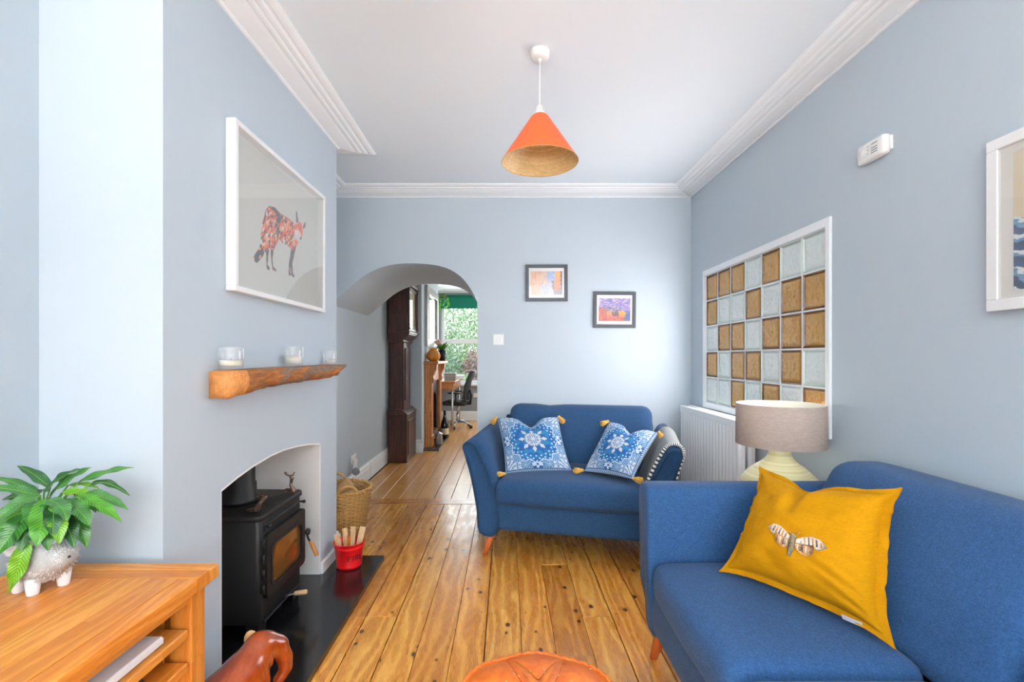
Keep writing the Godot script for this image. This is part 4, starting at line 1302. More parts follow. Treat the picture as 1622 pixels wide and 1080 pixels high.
	var place := func(u: float, v: float) -> Vector3:
		var f := u * (over.size() - 1)
		var i := mini(int(f), over.size() - 2)
		var p: Vector2 = over[i].lerp(over[i + 1], f - i)
		var w := lerpf(-0.055, -0.50 - 0.05 * sin(u * 5.0), v) - 0.05 * absf(u - 0.5) * (1.0 - v)
		p += Vector2(0.0, 0.004 * sin(v * 14.0 + u * 4.0)) + Vector2(0.004, 0.012) * v
		p.y += 0.05 * clampf(-w / 0.76, 0.0, 1.0) * clampf((p.y - 0.3) / 0.45, 0.0, 1.0)
		return Vector3(p.x, p.y, w) + o
	var sheet := func(u: float, v: float) -> Vector3: return place.call(u, v)
	st = S()
	var g_in := func(u: float, v: float) -> Vector3: return place.call(u, v) - Vector3(0.003, 0.006, 0.0)
	surf(st, 44, 20, func(u: float, v: float): return place.call(u, 1.0 - v))
	surf(st, 44, 20, func(u: float, v: float): return g_in.call(u, v))
	part(th, "blanket_body", st, mk)
	st = S()
	var pts := []
	for i in 60: pts.append(place.call(i / 59.0, 0.0) + Vector3(0, -0.002, 0.004))
	tube(st, pts, 0.011, 8)
	part(th, "stitched_edge", st, me, "black and white blanket stitch edge")

# ---------------------------------------------------------------- cushions
# a stuffed square between four corners; u runs left to right and v top to bottom, both -1..1
func pillow_at(c: Array, n: Vector3, thick: float, waist: float, dent: Vector3, u: float, v: float, s: float, ears := 2.0) -> Vector3:
	var uu := u * (1.0 - waist * (1.0 - pow(absf(v), ears)))
	var vv := v * (1.0 - waist * (1.0 - pow(absf(u), ears)))
	if dent.z > 0.0 and vv < 0.0: vv += dent.z * exp(-pow((u - dent.x) / dent.y, 2)) * pow(-vv, 1.5)
	var p: Vector3 = c[0].lerp(c[1], (uu + 1) * 0.5).lerp(c[3].lerp(c[2], (uu + 1) * 0.5), (vv + 1) * 0.5)
	var f := pow(maxf((1.0 - u * u) * (1.0 - v * v), 0.0), 0.42)
	if dent.z > 0.0: f *= 1.0 - 0.55 * exp(-pow((u - dent.x) / (dent.y * 0.45), 2)) * clampf(-v - 0.15, 0.0, 1.0) / 0.85
	return p + n * (s * thick * f)

func pillow(st, c: Array, n: Vector3, thick: float, waist: float, dent: Vector3, s: float, cells := 28, ripple = null, ears := 2.0):
	surf(st, cells, cells, func(a: float, b: float):
		var u: float = sin((a * 2.0 - 1.0) * PI / 2) * 0.5 + (a * 2.0 - 1.0) * 0.5
		var v: float = sin((b * 2.0 - 1.0) * PI / 2) * 0.5 + (b * 2.0 - 1.0) * 0.5
		var p := pillow_at(c, n, thick, waist, dent, u if s < 0 else -u, v, s, ears)
		if ripple: p += n * ripple.call(u if s < 0 else -u, v)
		return p)

const WAIST := 0.125
func build_cushions():
	var nz := noise(0.03, 33, 2)
	var lace := paint(320, 320, func(x: int, y: int):
		var u := absf(x / 160.0 - 1.0)
		var v := absf(y / 160.0 - 1.0)
		if v > u and false: v = u
		var r := sqrt(u * u + v * v)
		var a := atan2(v, u)
		var white := rgb(222, 228, 234)
		var deep := rgb(26, 96, 168).lerp(rgb(44, 136, 186), clampf(0.5 + nz.get_noise_2d(x, y) * 1.4, 0, 1))
		if maxf(u, v) > 0.93: return white if int(maxf(x, y) / 5.0 + minf(x, y) / 5.0) % 2 == 0 else rgb(84, 140, 186)
		if maxf(u, v) > 0.90: return rgb(40, 84, 136)
		var scal := 0.68 + 0.05 * cos(a * 12.0)
		if r < scal:
			if r > scal - 0.035: return white
			var pet := 0.40 * (0.78 + 0.22 * cos(a * 8.0))
			if r < pet:
				if r > pet - 0.03: return rgb(70, 104, 146)
				var q := sin(r * 46.0 + cos(a * 8.0) * 2.0) * 0.5 + 0.5 * cos(a * 16.0)
				return white if q > -0.25 else rgb(72, 106, 150)
			var dots := cos(a * 24.0) * cos((r - 0.5) * 40.0)
			if r > 0.45 and dots > 0.55: return white
			return deep
		# flower heads half way along the sides, scrolls in the corners
		var fl := Vector2(absf(maxf(u, v) - 0.76), minf(u, v))
		if fl.length() < 0.16:
			var fa := fl.angle()
			return white if fl.length() < 0.15 * (0.7 + 0.3 * cos(fa * 5.0)) and fl.length() > 0.035 else rgb(40, 104, 160)
		var w := sin(u * 22.0 + 2.2 * sin(v * 13.0)) * sin(v * 22.0 + 2.2 * sin(u * 13.0))
		if absf(w) < 0.16: return rgb(60, 120, 170)
		if w > 0.62: return rgb(90, 150, 196)
		return white if w < 0.3 else rgb(196, 212, 226))
	var print_m := mat(rgb(214, 220, 226), 0.9, {"albedo_texture": lace})
	var defs := [
		["blue and white medallion cushion with yellow tassels, nearer the arch", [Vector3(-0.0740, 0.8713, -3.7000), Vector3(0.4002, 0.8813, -3.6600), Vector3(0.4659, 0.5291, -3.3600), Vector3(-0.0045, 0.5112, -3.3600)], Vector3(0.04, 0.30, 0.40), 0],
		["blue and white medallion cushion with yellow tassels, leaning under the throw", [Vector3(0.7867, 0.8477, -3.6200), Vector3(1.0604, 0.8164, -3.3000), Vector3(0.8080, 0.5603, -3.0300), Vector3(0.5363, 0.5552, -3.2700)], Vector3(0.12, 0.30, 0.30), 1]]
	for d in defs:
		var c: Array = d[1]
		var ctr: Vector3 = (c[0] + c[1] + c[2] + c[3]) * 0.25
		var n: Vector3 = ((c[2] - c[0]).cross(c[1] - c[3])).normalized()
		if n.z < 0: n = -n
		var t = thing("medallion_cushion", d[0], "cushion", Vector3(ctr.x, c[2].y, ctr.z), 0.0, "tasselled cushions on the small sofa")
		var st := S()
		pillow(st, c, -n, 0.075, 0.055, d[2], -1.0)
		wpart(t, "front", st, print_m)
		st = S()
		pillow(st, c, -n, 0.06, 0.055, d[2], 1.0)
		wpart(t, "backing", st, M.cream, "plain cream back of the cushion")
		var outs := [Vector3(-0.5, -0.75, 0.1), Vector3(0.6, -0.65, 0.15), Vector3(0.9, -0.12, 0.1), Vector3(-0.9, -0.12, 0.1)]
		if d[3] == 1: outs = [Vector3(-0.75, -0.35, 0.1), Vector3(0.45, -0.6, 0.2), Vector3(0.6, -0.1, 0.35), Vector3(-0.85, -0.05, 0.25)]
		for i in 4:
			st = S()
			var dir: Vector3 = outs[i].normalized()
			var base: Vector3 = c[i] + dir * 0.004 + n * 0.01
			var sd := dir.cross(Vector3.UP if absf(dir.y) < 0.8 else Vector3.RIGHT).normalized()
			var sv := dir.cross(sd)
			ball(st, base + dir * 0.006, Vector3.ONE * 0.012, 10)
			for q in 14:
				var a := q * 2.4
				var rad := 0.006 + 0.013 * sqrt(q / 14.0)
				var off: Vector3 = (sd * cos(a) + sv * sin(a)) * rad
				tube(st, [base + dir * 0.008 + off * 0.35, base + dir * 0.03 + off * 0.95, base + dir * (0.062 + 0.006 * sin(q * 5.0)) + off * 1.25], [0.0035, 0.0042, 0.003], 5)
			wpart(t, "tassel", st, M.tassel, "yellow cotton tassel")
	# large velvet cushion
	var c := [Vector3(1.0319, 0.8974, -1.9300), Vector3(1.2309, 0.9362, -1.4700), Vector3(1.1000, 0.5141, -1.3350), Vector3(0.8064, 0.5264, -1.8000)]
	var ctr: Vector3 = (c[0] + c[1] + c[2] + c[3]) * 0.25
	var n: Vector3 = ((c[2] - c[0]).cross(c[1] - c[3])).normalized()
	if n.x > 0: n = -n
	var t = thing("velvet_cushion", "large mustard yellow velvet cushion with an embroidered moth on the big sofa", "cushion", Vector3(ctr.x, 0.5, ctr.z))
	# the stuffed body is set in from a flat flange
	var ins := 0.90
	var corner := func(u: float, v: float) -> Vector3: return c[0].lerp(c[1], (u + 1) * 0.5).lerp(c[3].lerp(c[2], (u + 1) * 0.5), (v + 1) * 0.5)
	var ci := [corner.call(-ins, -ins), corner.call(ins, -ins), corner.call(ins, ins), corner.call(-ins, ins)]
	var dent := Vector3(-0.12, 0.26, 0.22)
	var fold := noise(0.9, 13, 3)
	var rip := func(u: float, v: float) -> float:
		var e := clampf((1.0 - u * u) * 3.0, 0.0, 1.0) * clampf((1.0 - v * v) * 3.0, 0.0, 1.0)
		var w := 0.012 * fold.get_noise_2d(u * 1.5, v * 1.5)
		# folds that fan out from the dent and from the lower right corner
		w += 0.010 * exp(-pow((u - 0.02 + (v + 0.7) * 0.28) / 0.06, 2)) * clampf(-v - 0.05, 0.0, 1.0)
		w += 0.006 * sin((v - u * 0.35) * 30.0) * clampf(u * 1.4 - 0.35, 0.0, 1.0) * clampf(v * 1.6 + 0.1, 0.0, 1.0)
		return -w * e
	var st := S()
	pillow(st, ci, -n, 0.115, WAIST, dent, -1.0, 56, rip, 3.6)
	pillow(st, ci, -n, 0.05, WAIST, dent, 1.0, 28, null, 3.6)
	wpart(t, "body", st, M.velvet)
	st = S()
	var edge := noise(1.1, 19, 2)
	for sd in [1.0, -1.0]:
		for k in 4:
			surf(st, 30, 4, func(a: float, b: float):
				var s: float = (a * 2.0 - 1.0)
				var r: float = lerpf(ins - 0.03, 1.0, b)
				var u: float = [s * r, r, -s * r, -r][k]
				var v: float = [-r, s * r, r, -s * r][k]
				if sd < 0.0:
					u = [-s * r, r, s * r, -r][k]
					v = [-r, -s * r, r, s * r][k]
				var p := pillow_at(c, -n, 0.0, WAIST + 0.012 * edge.get_noise_2d(u * 3.0, v * 3.0), dent, u, v, 1.0, 3.6)
				p += n * (0.010 * edge.get_noise_2d(u * 4.0 + 9.0, v * 4.0) * b + sd * 0.0035)
				return p)
	wpart(t, "flange", st, M.velvet)
	# moth: thread patches laid on the velvet
	var on := func(u: float, v: float, h: float) -> Vector3:
		var p := pillow_at(ci, -n, 0.115, WAIST, dent, u, v, -1.0, 3.6)
		return p + n * (rip.call(u, v) * -1.0 + h)
	var cream := mat(rgb(226, 206, 190), 0.6)
	var tan := mat(rgb(206, 152, 96), 0.6)
	var dusk := mat(rgb(126, 112, 100), 0.5, {"metallic": 0.3})
	var bead := mat(rgb(150, 138, 112), 0.3, {"metallic": 0.8})
	var o := Vector2(0.072, 0.239)
	var patch := func(pts: Array, h: float) -> SurfaceTool:
		var s := S()
		var poly := PackedVector2Array()
		for p in pts: poly.append(Vector2(p[0], p[1]))
		var idx := Geometry2D.triangulate_polygon(poly)
		for i in range(0, idx.size(), 3):
			var q := []
			for k in 3: q.append(on.call(o.x + poly[idx[i + k]].x, o.y + poly[idx[i + k]].y, h))
			if (q[1] - q[0]).cross(q[2] - q[0]).dot(n) < 0: q.reverse()
			tri(s, q[0], q[1], q[2])
		for i in poly.size():
			var a := poly[i]
			var b := poly[(i + 1) % poly.size()]
			quad(s, on.call(o.x + a.x, o.y + a.y, 0.0), on.call(o.x + b.x, o.y + b.y, 0.0), on.call(o.x + b.x, o.y + b.y, h), on.call(o.x + a.x, o.y + a.y, h))
		return s
	# u across, v down; wings measured from the middle of the body
	for side in [1.0, -1.0]:
		var w := func(pts: Array) -> Array:
			var out := []
			for p in pts: out.append([p[0] * side * (1.12 if side > 0 else 1.0), p[1] * 1.25 - p[0] * (0.10 if side > 0 else 0.22)])
			return out
		var wing := wpart(t, "moth_forewing", patch.call(w.call([[0.05, -0.035], [0.14, -0.085], [0.24, -0.115], [0.34, -0.10], [0.42, -0.02], [0.36, 0.03], [0.30, 0.045], [0.27, 0.0], [0.16, 0.015], [0.05, 0.02]]), 0.006), cream, "pale embroidered forewing")
		for k in 6:
			var a := 0.09 + k * 0.05
			var y0 := -0.055 - 0.035 * sin(minf(k * 0.6, 3.0))
			st = patch.call(w.call([[a, y0], [a + 0.018, y0 - 0.006], [a + 0.035, 0.012 - 0.004 * k], [a + 0.018, 0.012]]), 0.0075)
			wpart(wing, "thread_bar", st, dusk if k % 2 == 0 else tan)
		var hind := wpart(t, "moth_hindwing", patch.call(w.call([[0.04, 0.025], [0.16, 0.02], [0.26, 0.01], [0.275, 0.07], [0.25, 0.13], [0.18, 0.165], [0.11, 0.155], [0.06, 0.10]]), 0.005), tan, "tan embroidered hindwing")
		for k in 4:
			var a := 0.07 + k * 0.05
			st = patch.call(w.call([[a, 0.03], [a + 0.022, 0.028], [a + 0.03, 0.135 - absf(k - 1.5) * 0.012], [a + 0.01, 0.135 - absf(k - 1.5) * 0.012]]), 0.0065)
			wpart(hind, "thread_bar", st, cream if k % 2 == 0 else dusk)
		st = patch.call(w.call([[0.09, 0.07], [0.12, 0.06], [0.15, 0.075], [0.145, 0.105], [0.11, 0.115], [0.09, 0.10]]), 0.0085)
		wpart(hind, "eye_spot", st, dusk)
		st = S()
		tube(st, [on.call(o.x + 0.02 * side, o.y - 0.075, 0.004), on.call(o.x + 0.05 * side, o.y - 0.13, 0.004), on.call(o.x + 0.10 * side, o.y - 0.16 - 0.02 * side, 0.004)], 0.0012, 5)
		wpart(t, "moth_antenna", st, tan)
	st = S()
	for k in 13:
		var f := k / 12.0
		var v := lerpf(-0.10, 0.27, f)
		var half := 0.036 * sin(clampf(f * 0.85 + 0.15, 0.0, 1.0) * PI) + 0.010
		var pts := []
		for q in 7:
			var a := (q / 6.0 * 2.0 - 1.0)
			pts.append(on.call(o.x - 0.01 * f + a * half, o.y + v, 0.004 + 0.006 * (1.0 - a * a)))
		for q in 6: ball(st, pts[q].lerp(pts[q + 1], 0.5), Vector3.ONE * 0.0042, 6)
		tube(st, pts, 0.0030, 5)
	wpart(t, "moth_body", st, bead, "metallic beaded moth body")
	st = S(true)
	var lb: Vector3 = pillow_at(c, -n, 0.0, WAIST, dent, 0.60, 1.0, 1.0, 3.6)
	var ld: Vector3 = (c[2] - c[3]).normalized()
	bx(st, Vector3.ZERO, Vector3(0.055, 0.02, 0.0012), 0.0004, 1, Vector2.ZERO, Transform3D(Basis(ld, Vector3.UP, ld.cross(Vector3.UP)).orthonormalized() * Basis(Vector3.RIGHT, 0.5), lb + Vector3(-0.004, 0.006, 0.004)))
	wpart(t, "care_label", st, M.paper, "white care label at the lower seam")

# ---------------------------------------------------------------- lamps
func build_lamps():
	var bam := paint(256, 64, func(x: int, y: int):
		var r := fposmod(sin(float(y) * 12.9898) * 43758.5, 1.0)
		var q := fposmod(sin(floor(x / 11.0 + r * 7.0) * 78.2 + y * 3.1) * 9631.3, 1.0)
		return rgb(196, 156, 100).lerp(rgb(240, 214, 160), clampf(r * 0.6 + q * 0.5, 0, 1)))
	var t = thing("pendant_lamp", "orange cone pendant lamp with a spun bamboo inside hanging from the ceiling", "lamp", Vector3(0.157, 2.255, -2.22))
	var st := S()
	lathe(st, [Vector2(0, 0.482), Vector2(0.020, 0.482), Vector2(0.040, 0.486), Vector2(0.044, 0.492), Vector2(0.046, 0.510), Vector2(0.046, 0.518)], 32)
	lathe(st, [Vector2(0, 0.470), Vector2(0.007, 0.471), Vector2(0.009, 0.484)], 14)
	part(t, "ceiling_rose", st, M.plastic)
	st = S()
	tube(st, [Vector3(0, 0.262, 0), Vector3(0, 0.475, 0)], 0.0036, 8)
	part(t, "cable", st, M.plastic)
	st = S()
	lathe(st, [Vector2(0.004, 0.266), Vector2(0.013, 0.264), Vector2(0.016, 0.258), Vector2(0.018, 0.238), Vector2(0.021, 0.236), Vector2(0.021, 0.222), Vector2(0.018, 0.220), Vector2(0.018, 0.16), Vector2(0, 0.158)], 20)
	part(t, "lamp_holder", st, M.plastic)
	st = S()
	lathe(st, [Vector2(0.020, 0.221), Vector2(0.032, 0.219), Vector2(0.042, 0.210), Vector2(0.056, 0.189), Vector2(0.179, 0.002), Vector2(0.1795, 0.0)], 64)
	part(t, "shade", st, mat(rgb(236, 100, 44), 0.45), "orange lacquered outside of the shade")
	st = S()
	var rings := []
	for i in 31:
		var f := i / 30.0
		var r := lerpf(0.1785, 0.048, f)
		rings.append(Vector2(r + (0.0012 if i % 2 else 0.0), lerpf(0.001, 0.196, f)))
	rings.append(Vector2(0.018, 0.216))
	lathe(st, rings, 64, Transform3D(), true, Vector2(3, 4))
	part(t, "shade_lining", st, mat(Color.WHITE, 0.5, {"albedo_texture": bam}), "coiled bamboo inside of the shade")
	st = S()
	lathe(st, [Vector2(0.1795, 0.0015), Vector2(0.1808, 0.0), Vector2(0.1795, -0.0015), Vector2(0.1778, 0.0), Vector2(0.1795, 0.0015)], 64)
	part(t, "shade_rim", st, mat(rgb(206, 168, 110), 0.5))
	# table lamp on a little round table behind the sofa arm
	var tb = thing("side_table", "small round wooden side table behind the sofa arm, under the lamp", "table", Vector3(1.3625, 0, -2.36))
	st = S()
	lathe(st, [Vector2(0, 0.615), Vector2(0.165, 0.615), Vector2(0.172, 0.622), Vector2(0.172, 0.634), Vector2(0.166, 0.64), Vector2(0, 0.64)], 32)
	part(tb, "table_top", st, M.honey)
	for k in 3:
		st = S()
		var a := k * TAU / 3 + 0.5
		tube(st, [Vector3(cos(a) * 0.08, 0.616, sin(a) * 0.08), Vector3(cos(a) * 0.15, 0.0, sin(a) * 0.15)], [0.016, 0.011], 10)
		part(tb, "leg", st, M.honey)
	t = thing("table_lamp", "squat cream ceramic table lamp with a wide taupe drum shade", "lamp", Vector3(1.3625, 0.64, -2.36))
	var prof := []
	for p in smooth_line([Vector2(0.095, 0.0), Vector2(0.15, 0.025), Vector2(0.178, 0.068), Vector2(0.166, 0.105), Vector2(0.120, 0.150), Vector2(0.080, 0.180), Vector2(0.056, 0.210), Vector2(0.046, 0.245), Vector2(0.030, 0.30)], 8, false): prof.append(p)
	for i in prof.size(): prof[i].x += 0.0009 * sin(i * 2.6)
	st = S()
	lathe(st, [Vector2(0, 0)] + prof + [Vector2(0, 0.302)], 48)
	var gl := paint(16, 128, func(_x: int, y: int): return rgb(206, 196, 146).lerp(rgb(228, 220, 176), 0.5 + 0.5 * sin(y * 0.9) * sin(y * 0.23)))
	part(t, "base", st, mat(Color.WHITE, 0.3, {"albedo_texture": gl, "uv1_scale": Vector3(1, 2.2, 1)}), "cream glazed bulbous base")
	st = S()
	tube(st, [Vector3(0, 0.29, 0), Vector3(0, 0.37, 0)], 0.014, 12)
	part(t, "lamp_holder", st, M.plastic)
	var linen := cloth(rgb(160, 142, 132), rgb(190, 172, 160), 81, 0.9)
	var lm := mat(Color.WHITE, 0.9, {"albedo_texture": linen, "uv1_scale": Vector3(5, 6, 1), "backlight_enabled": true, "backlight": Color(0.08, 0.07, 0.06)})
	st = S()
	lathe(st, [Vector2(0.1985, 0.2665), Vector2(0.200, 0.268), Vector2(0.1985, 0.468), Vector2(0.1975, 0.4695)], 64)
	var sh := part(t, "shade", st, lm, "taupe linen drum shade")
	st = S()
	lathe(st, [Vector2(0.1975, 0.4695), Vector2(0.196, 0.468), Vector2(0.1975, 0.268), Vector2(0.1985, 0.2665)], 64)
	part(sh, "shade_lining", st, mat(rgb(232, 228, 212), 0.8), "off-white inside of the shade")
	st = S()
	for k in 3:
		var a := k * TAU / 3 + 0.4
		tube(st, [Vector3(0, 0.36, 0), Vector3(cos(a) * 0.197, 0.37, sin(a) * 0.197)], 0.002, 6)
	part(sh, "shade_carrier", st, M.gloss_white)

func build_radiator():
	var t = thing("radiator", "white ribbed double panel radiator under the glass blocks in the corner", "radiator", Vector3(1.54, 0.19, -3.5))
	for p in [[1.478, 1.505, -4.0, -2.985, 0.938, "front_panel"], [1.545, 1.572, -3.995, -2.99, 0.938, "rear_panel"]]:
		var st := S()
		var pts := PackedVector2Array()
		var n := 20
		var dz: float = (p[3] - p[2]) / n
		pts.append(Vector2(p[2], p[1]))
		pts.append(Vector2(p[2], p[0] + 0.004))
		for k in n:
			var z: float = p[2] + dz * k
			for q in [[0.02, 0.024], [0.16, 0.022], [0.20, 0.006], [0.28, -0.006], [0.40, -0.012], [0.58, -0.014], [0.76, -0.012], [0.88, -0.006], [0.96, 0.006]]: pts.append(Vector2(z + dz * q[0], p[0] + q[1]))
		pts.append(Vector2(p[3], p[0] + 0.004))
		pts.append(Vector2(p[3], p[1]))
		prism(st, pts, Vector3(0, 0.235, 0), Vector3(0, 0, 1), Vector3.RIGHT, Vector3(0, 0.655, 0))
		cb(st, Vector3(p[0] - 0.012, 0.885, p[2]), Vector3(p[1], p[4], p[3]), 0.004)
		cb(st, Vector3(p[0] - 0.012, 0.19, p[2]), Vector3(p[1], 0.24, p[3]), 0.004)
		wpart(t, p[5], st, M.white)
	var st := S(true)
	for z in [-3.8, -3.2]:
		st = S(true)
		cb(st, Vector3(1.570, 0.35, z - 0.02), Vector3(1.60, 0.80, z + 0.02))
		wpart(t, "bracket", st, M.white)
	for z in [-3.93, -3.05]:
		st = S()
		tube(st, [Vector3(1.525, 0.0, z), Vector3(1.525, 0.26, z)], 0.0075, 8)
		wpart(t, "pipe", st, M.gloss_white)

# ---------------------------------------------------------------- sideboard, plant
func build_sideboard():
	var t = thing("sideboard", "orange oak media sideboard with open shelves in the alcove by the viewer", "sideboard", Vector3(-1.21, 0, -0.95))
	var xf := -0.908; var xb := -1.50; var top := 0.69; var d1 := 1.498; var d0 := 0.42
	var ov := func() -> Vector2: return Vector2(rng.randf() * 2.0, rng.randf() * 3.0)
	# planked top between end caps
	var xs := [xb, -1.392, -1.275, -1.155, -1.045, -0.962, xf]
	for i in xs.size() - 1:
		wpart(t, "top_board", box(Vector3(xs[i], top - 0.042, -(d1 - 0.103)), Vector3(xs[i + 1], top, -(d0 + 0.10)), 0.0012 if i < 5 else 0.004, 2, ov.call()), M.oak[i % 3])
	for e in [[d1 - 0.050, d1], [d1 - 0.103, d1 - 0.050], [d0, d0 + 0.10]]:
		wpart(t, "end_board", box(Vector3(xb, top - 0.042, -e[1]), Vector3(xf, top, -e[0]), 0.0015 if e[1] < d1 else 0.004, 0, ov.call()), M.oak[(int(e[0] * 100.0)) % 3])
	for c in [[-0.94, 1.478], [-1.475, 1.478], [-0.94, 0.44 + 0.065], [-1.475, 0.44 + 0.065]]:
		var x2: float = c[0] - 0.065 if c[0] > -1.2 else c[0] + 0.065
		wpart(t, "post", box(Vector3(c[0], 0, -c[1]), Vector3(x2, top - 0.042, -(c[1] - 0.065)), 0.003, 1, ov.call()), M.oak[1])
	wpart(t, "front_rail", box(Vector3(-0.985, top - 0.085, -1.413), Vector3(-0.950, top - 0.042, -0.505), 0.002, 2, ov.call()), M.oak[0])
	wpart(t, "end_panel", box(Vector3(-1.41, 0.06, -1.468), Vector3(-1.005, top - 0.042, -1.448), 0.001, 1, ov.call()), M.oak[2])
	wpart(t, "end_panel", box(Vector3(-1.41, 0.06, -0.49), Vector3(-1.005, top - 0.042, -0.47), 0.001, 1, ov.call()), M.oak[2])
	wpart(t, "inner_panel", box(Vector3(-1.41, 0.06, -1.413), Vector3(-1.02, top - 0.042, -1.404), 0.0, 1, ov.call()), M.oak[1])
	wpart(t, "back_panel", box(Vector3(-1.47, 0.06, -1.41), Vector3(-1.455, top - 0.042, -0.5), 0.0, 2, ov.call()), M.oak[1])
	for y in [0.535, 0.437, 0.10]:
		wpart(t, "shelf", box(Vector3(-1.45, y - 0.028, -1.404), Vector3(-0.942, y, -0.505), 0.004, 2, ov.call()), M.oak[0 if y > 0.5 else 2])
	var b = thing("media_box", "slim white media box on the upper shelf of the sideboard", "electronics", Vector3(-1.15, 0.535, -1.02))
	wpart(b, "case", box(Vector3(-1.36, 0.539, -1.325), Vector3(-0.955, 0.563, -0.72), 0.006), M.gloss_white)
	var st := S(true)
	for z in [-1.25, -0.80]: cb(st, Vector3(-1.0, 0.535, z - 0.02), Vector3(-0.97, 0.540, z + 0.02))
	wpart(b, "foot", st, M.black)
	b = thing("dark_device", "black set-top device on the lower open shelf of the sideboard", "electronics", Vector3(-1.12, 0.437, -1.1))
	wpart(b, "case", box(Vector3(-1.30, 0.439, -1.29), Vector3(-0.985, 0.468, -0.95), 0.004), M.black)
	wpart(b, "front_panel", box(Vector3(-0.986, 0.442, -1.28), Vector3(-0.982, 0.465, -0.96), 0.001), M.charcoal)

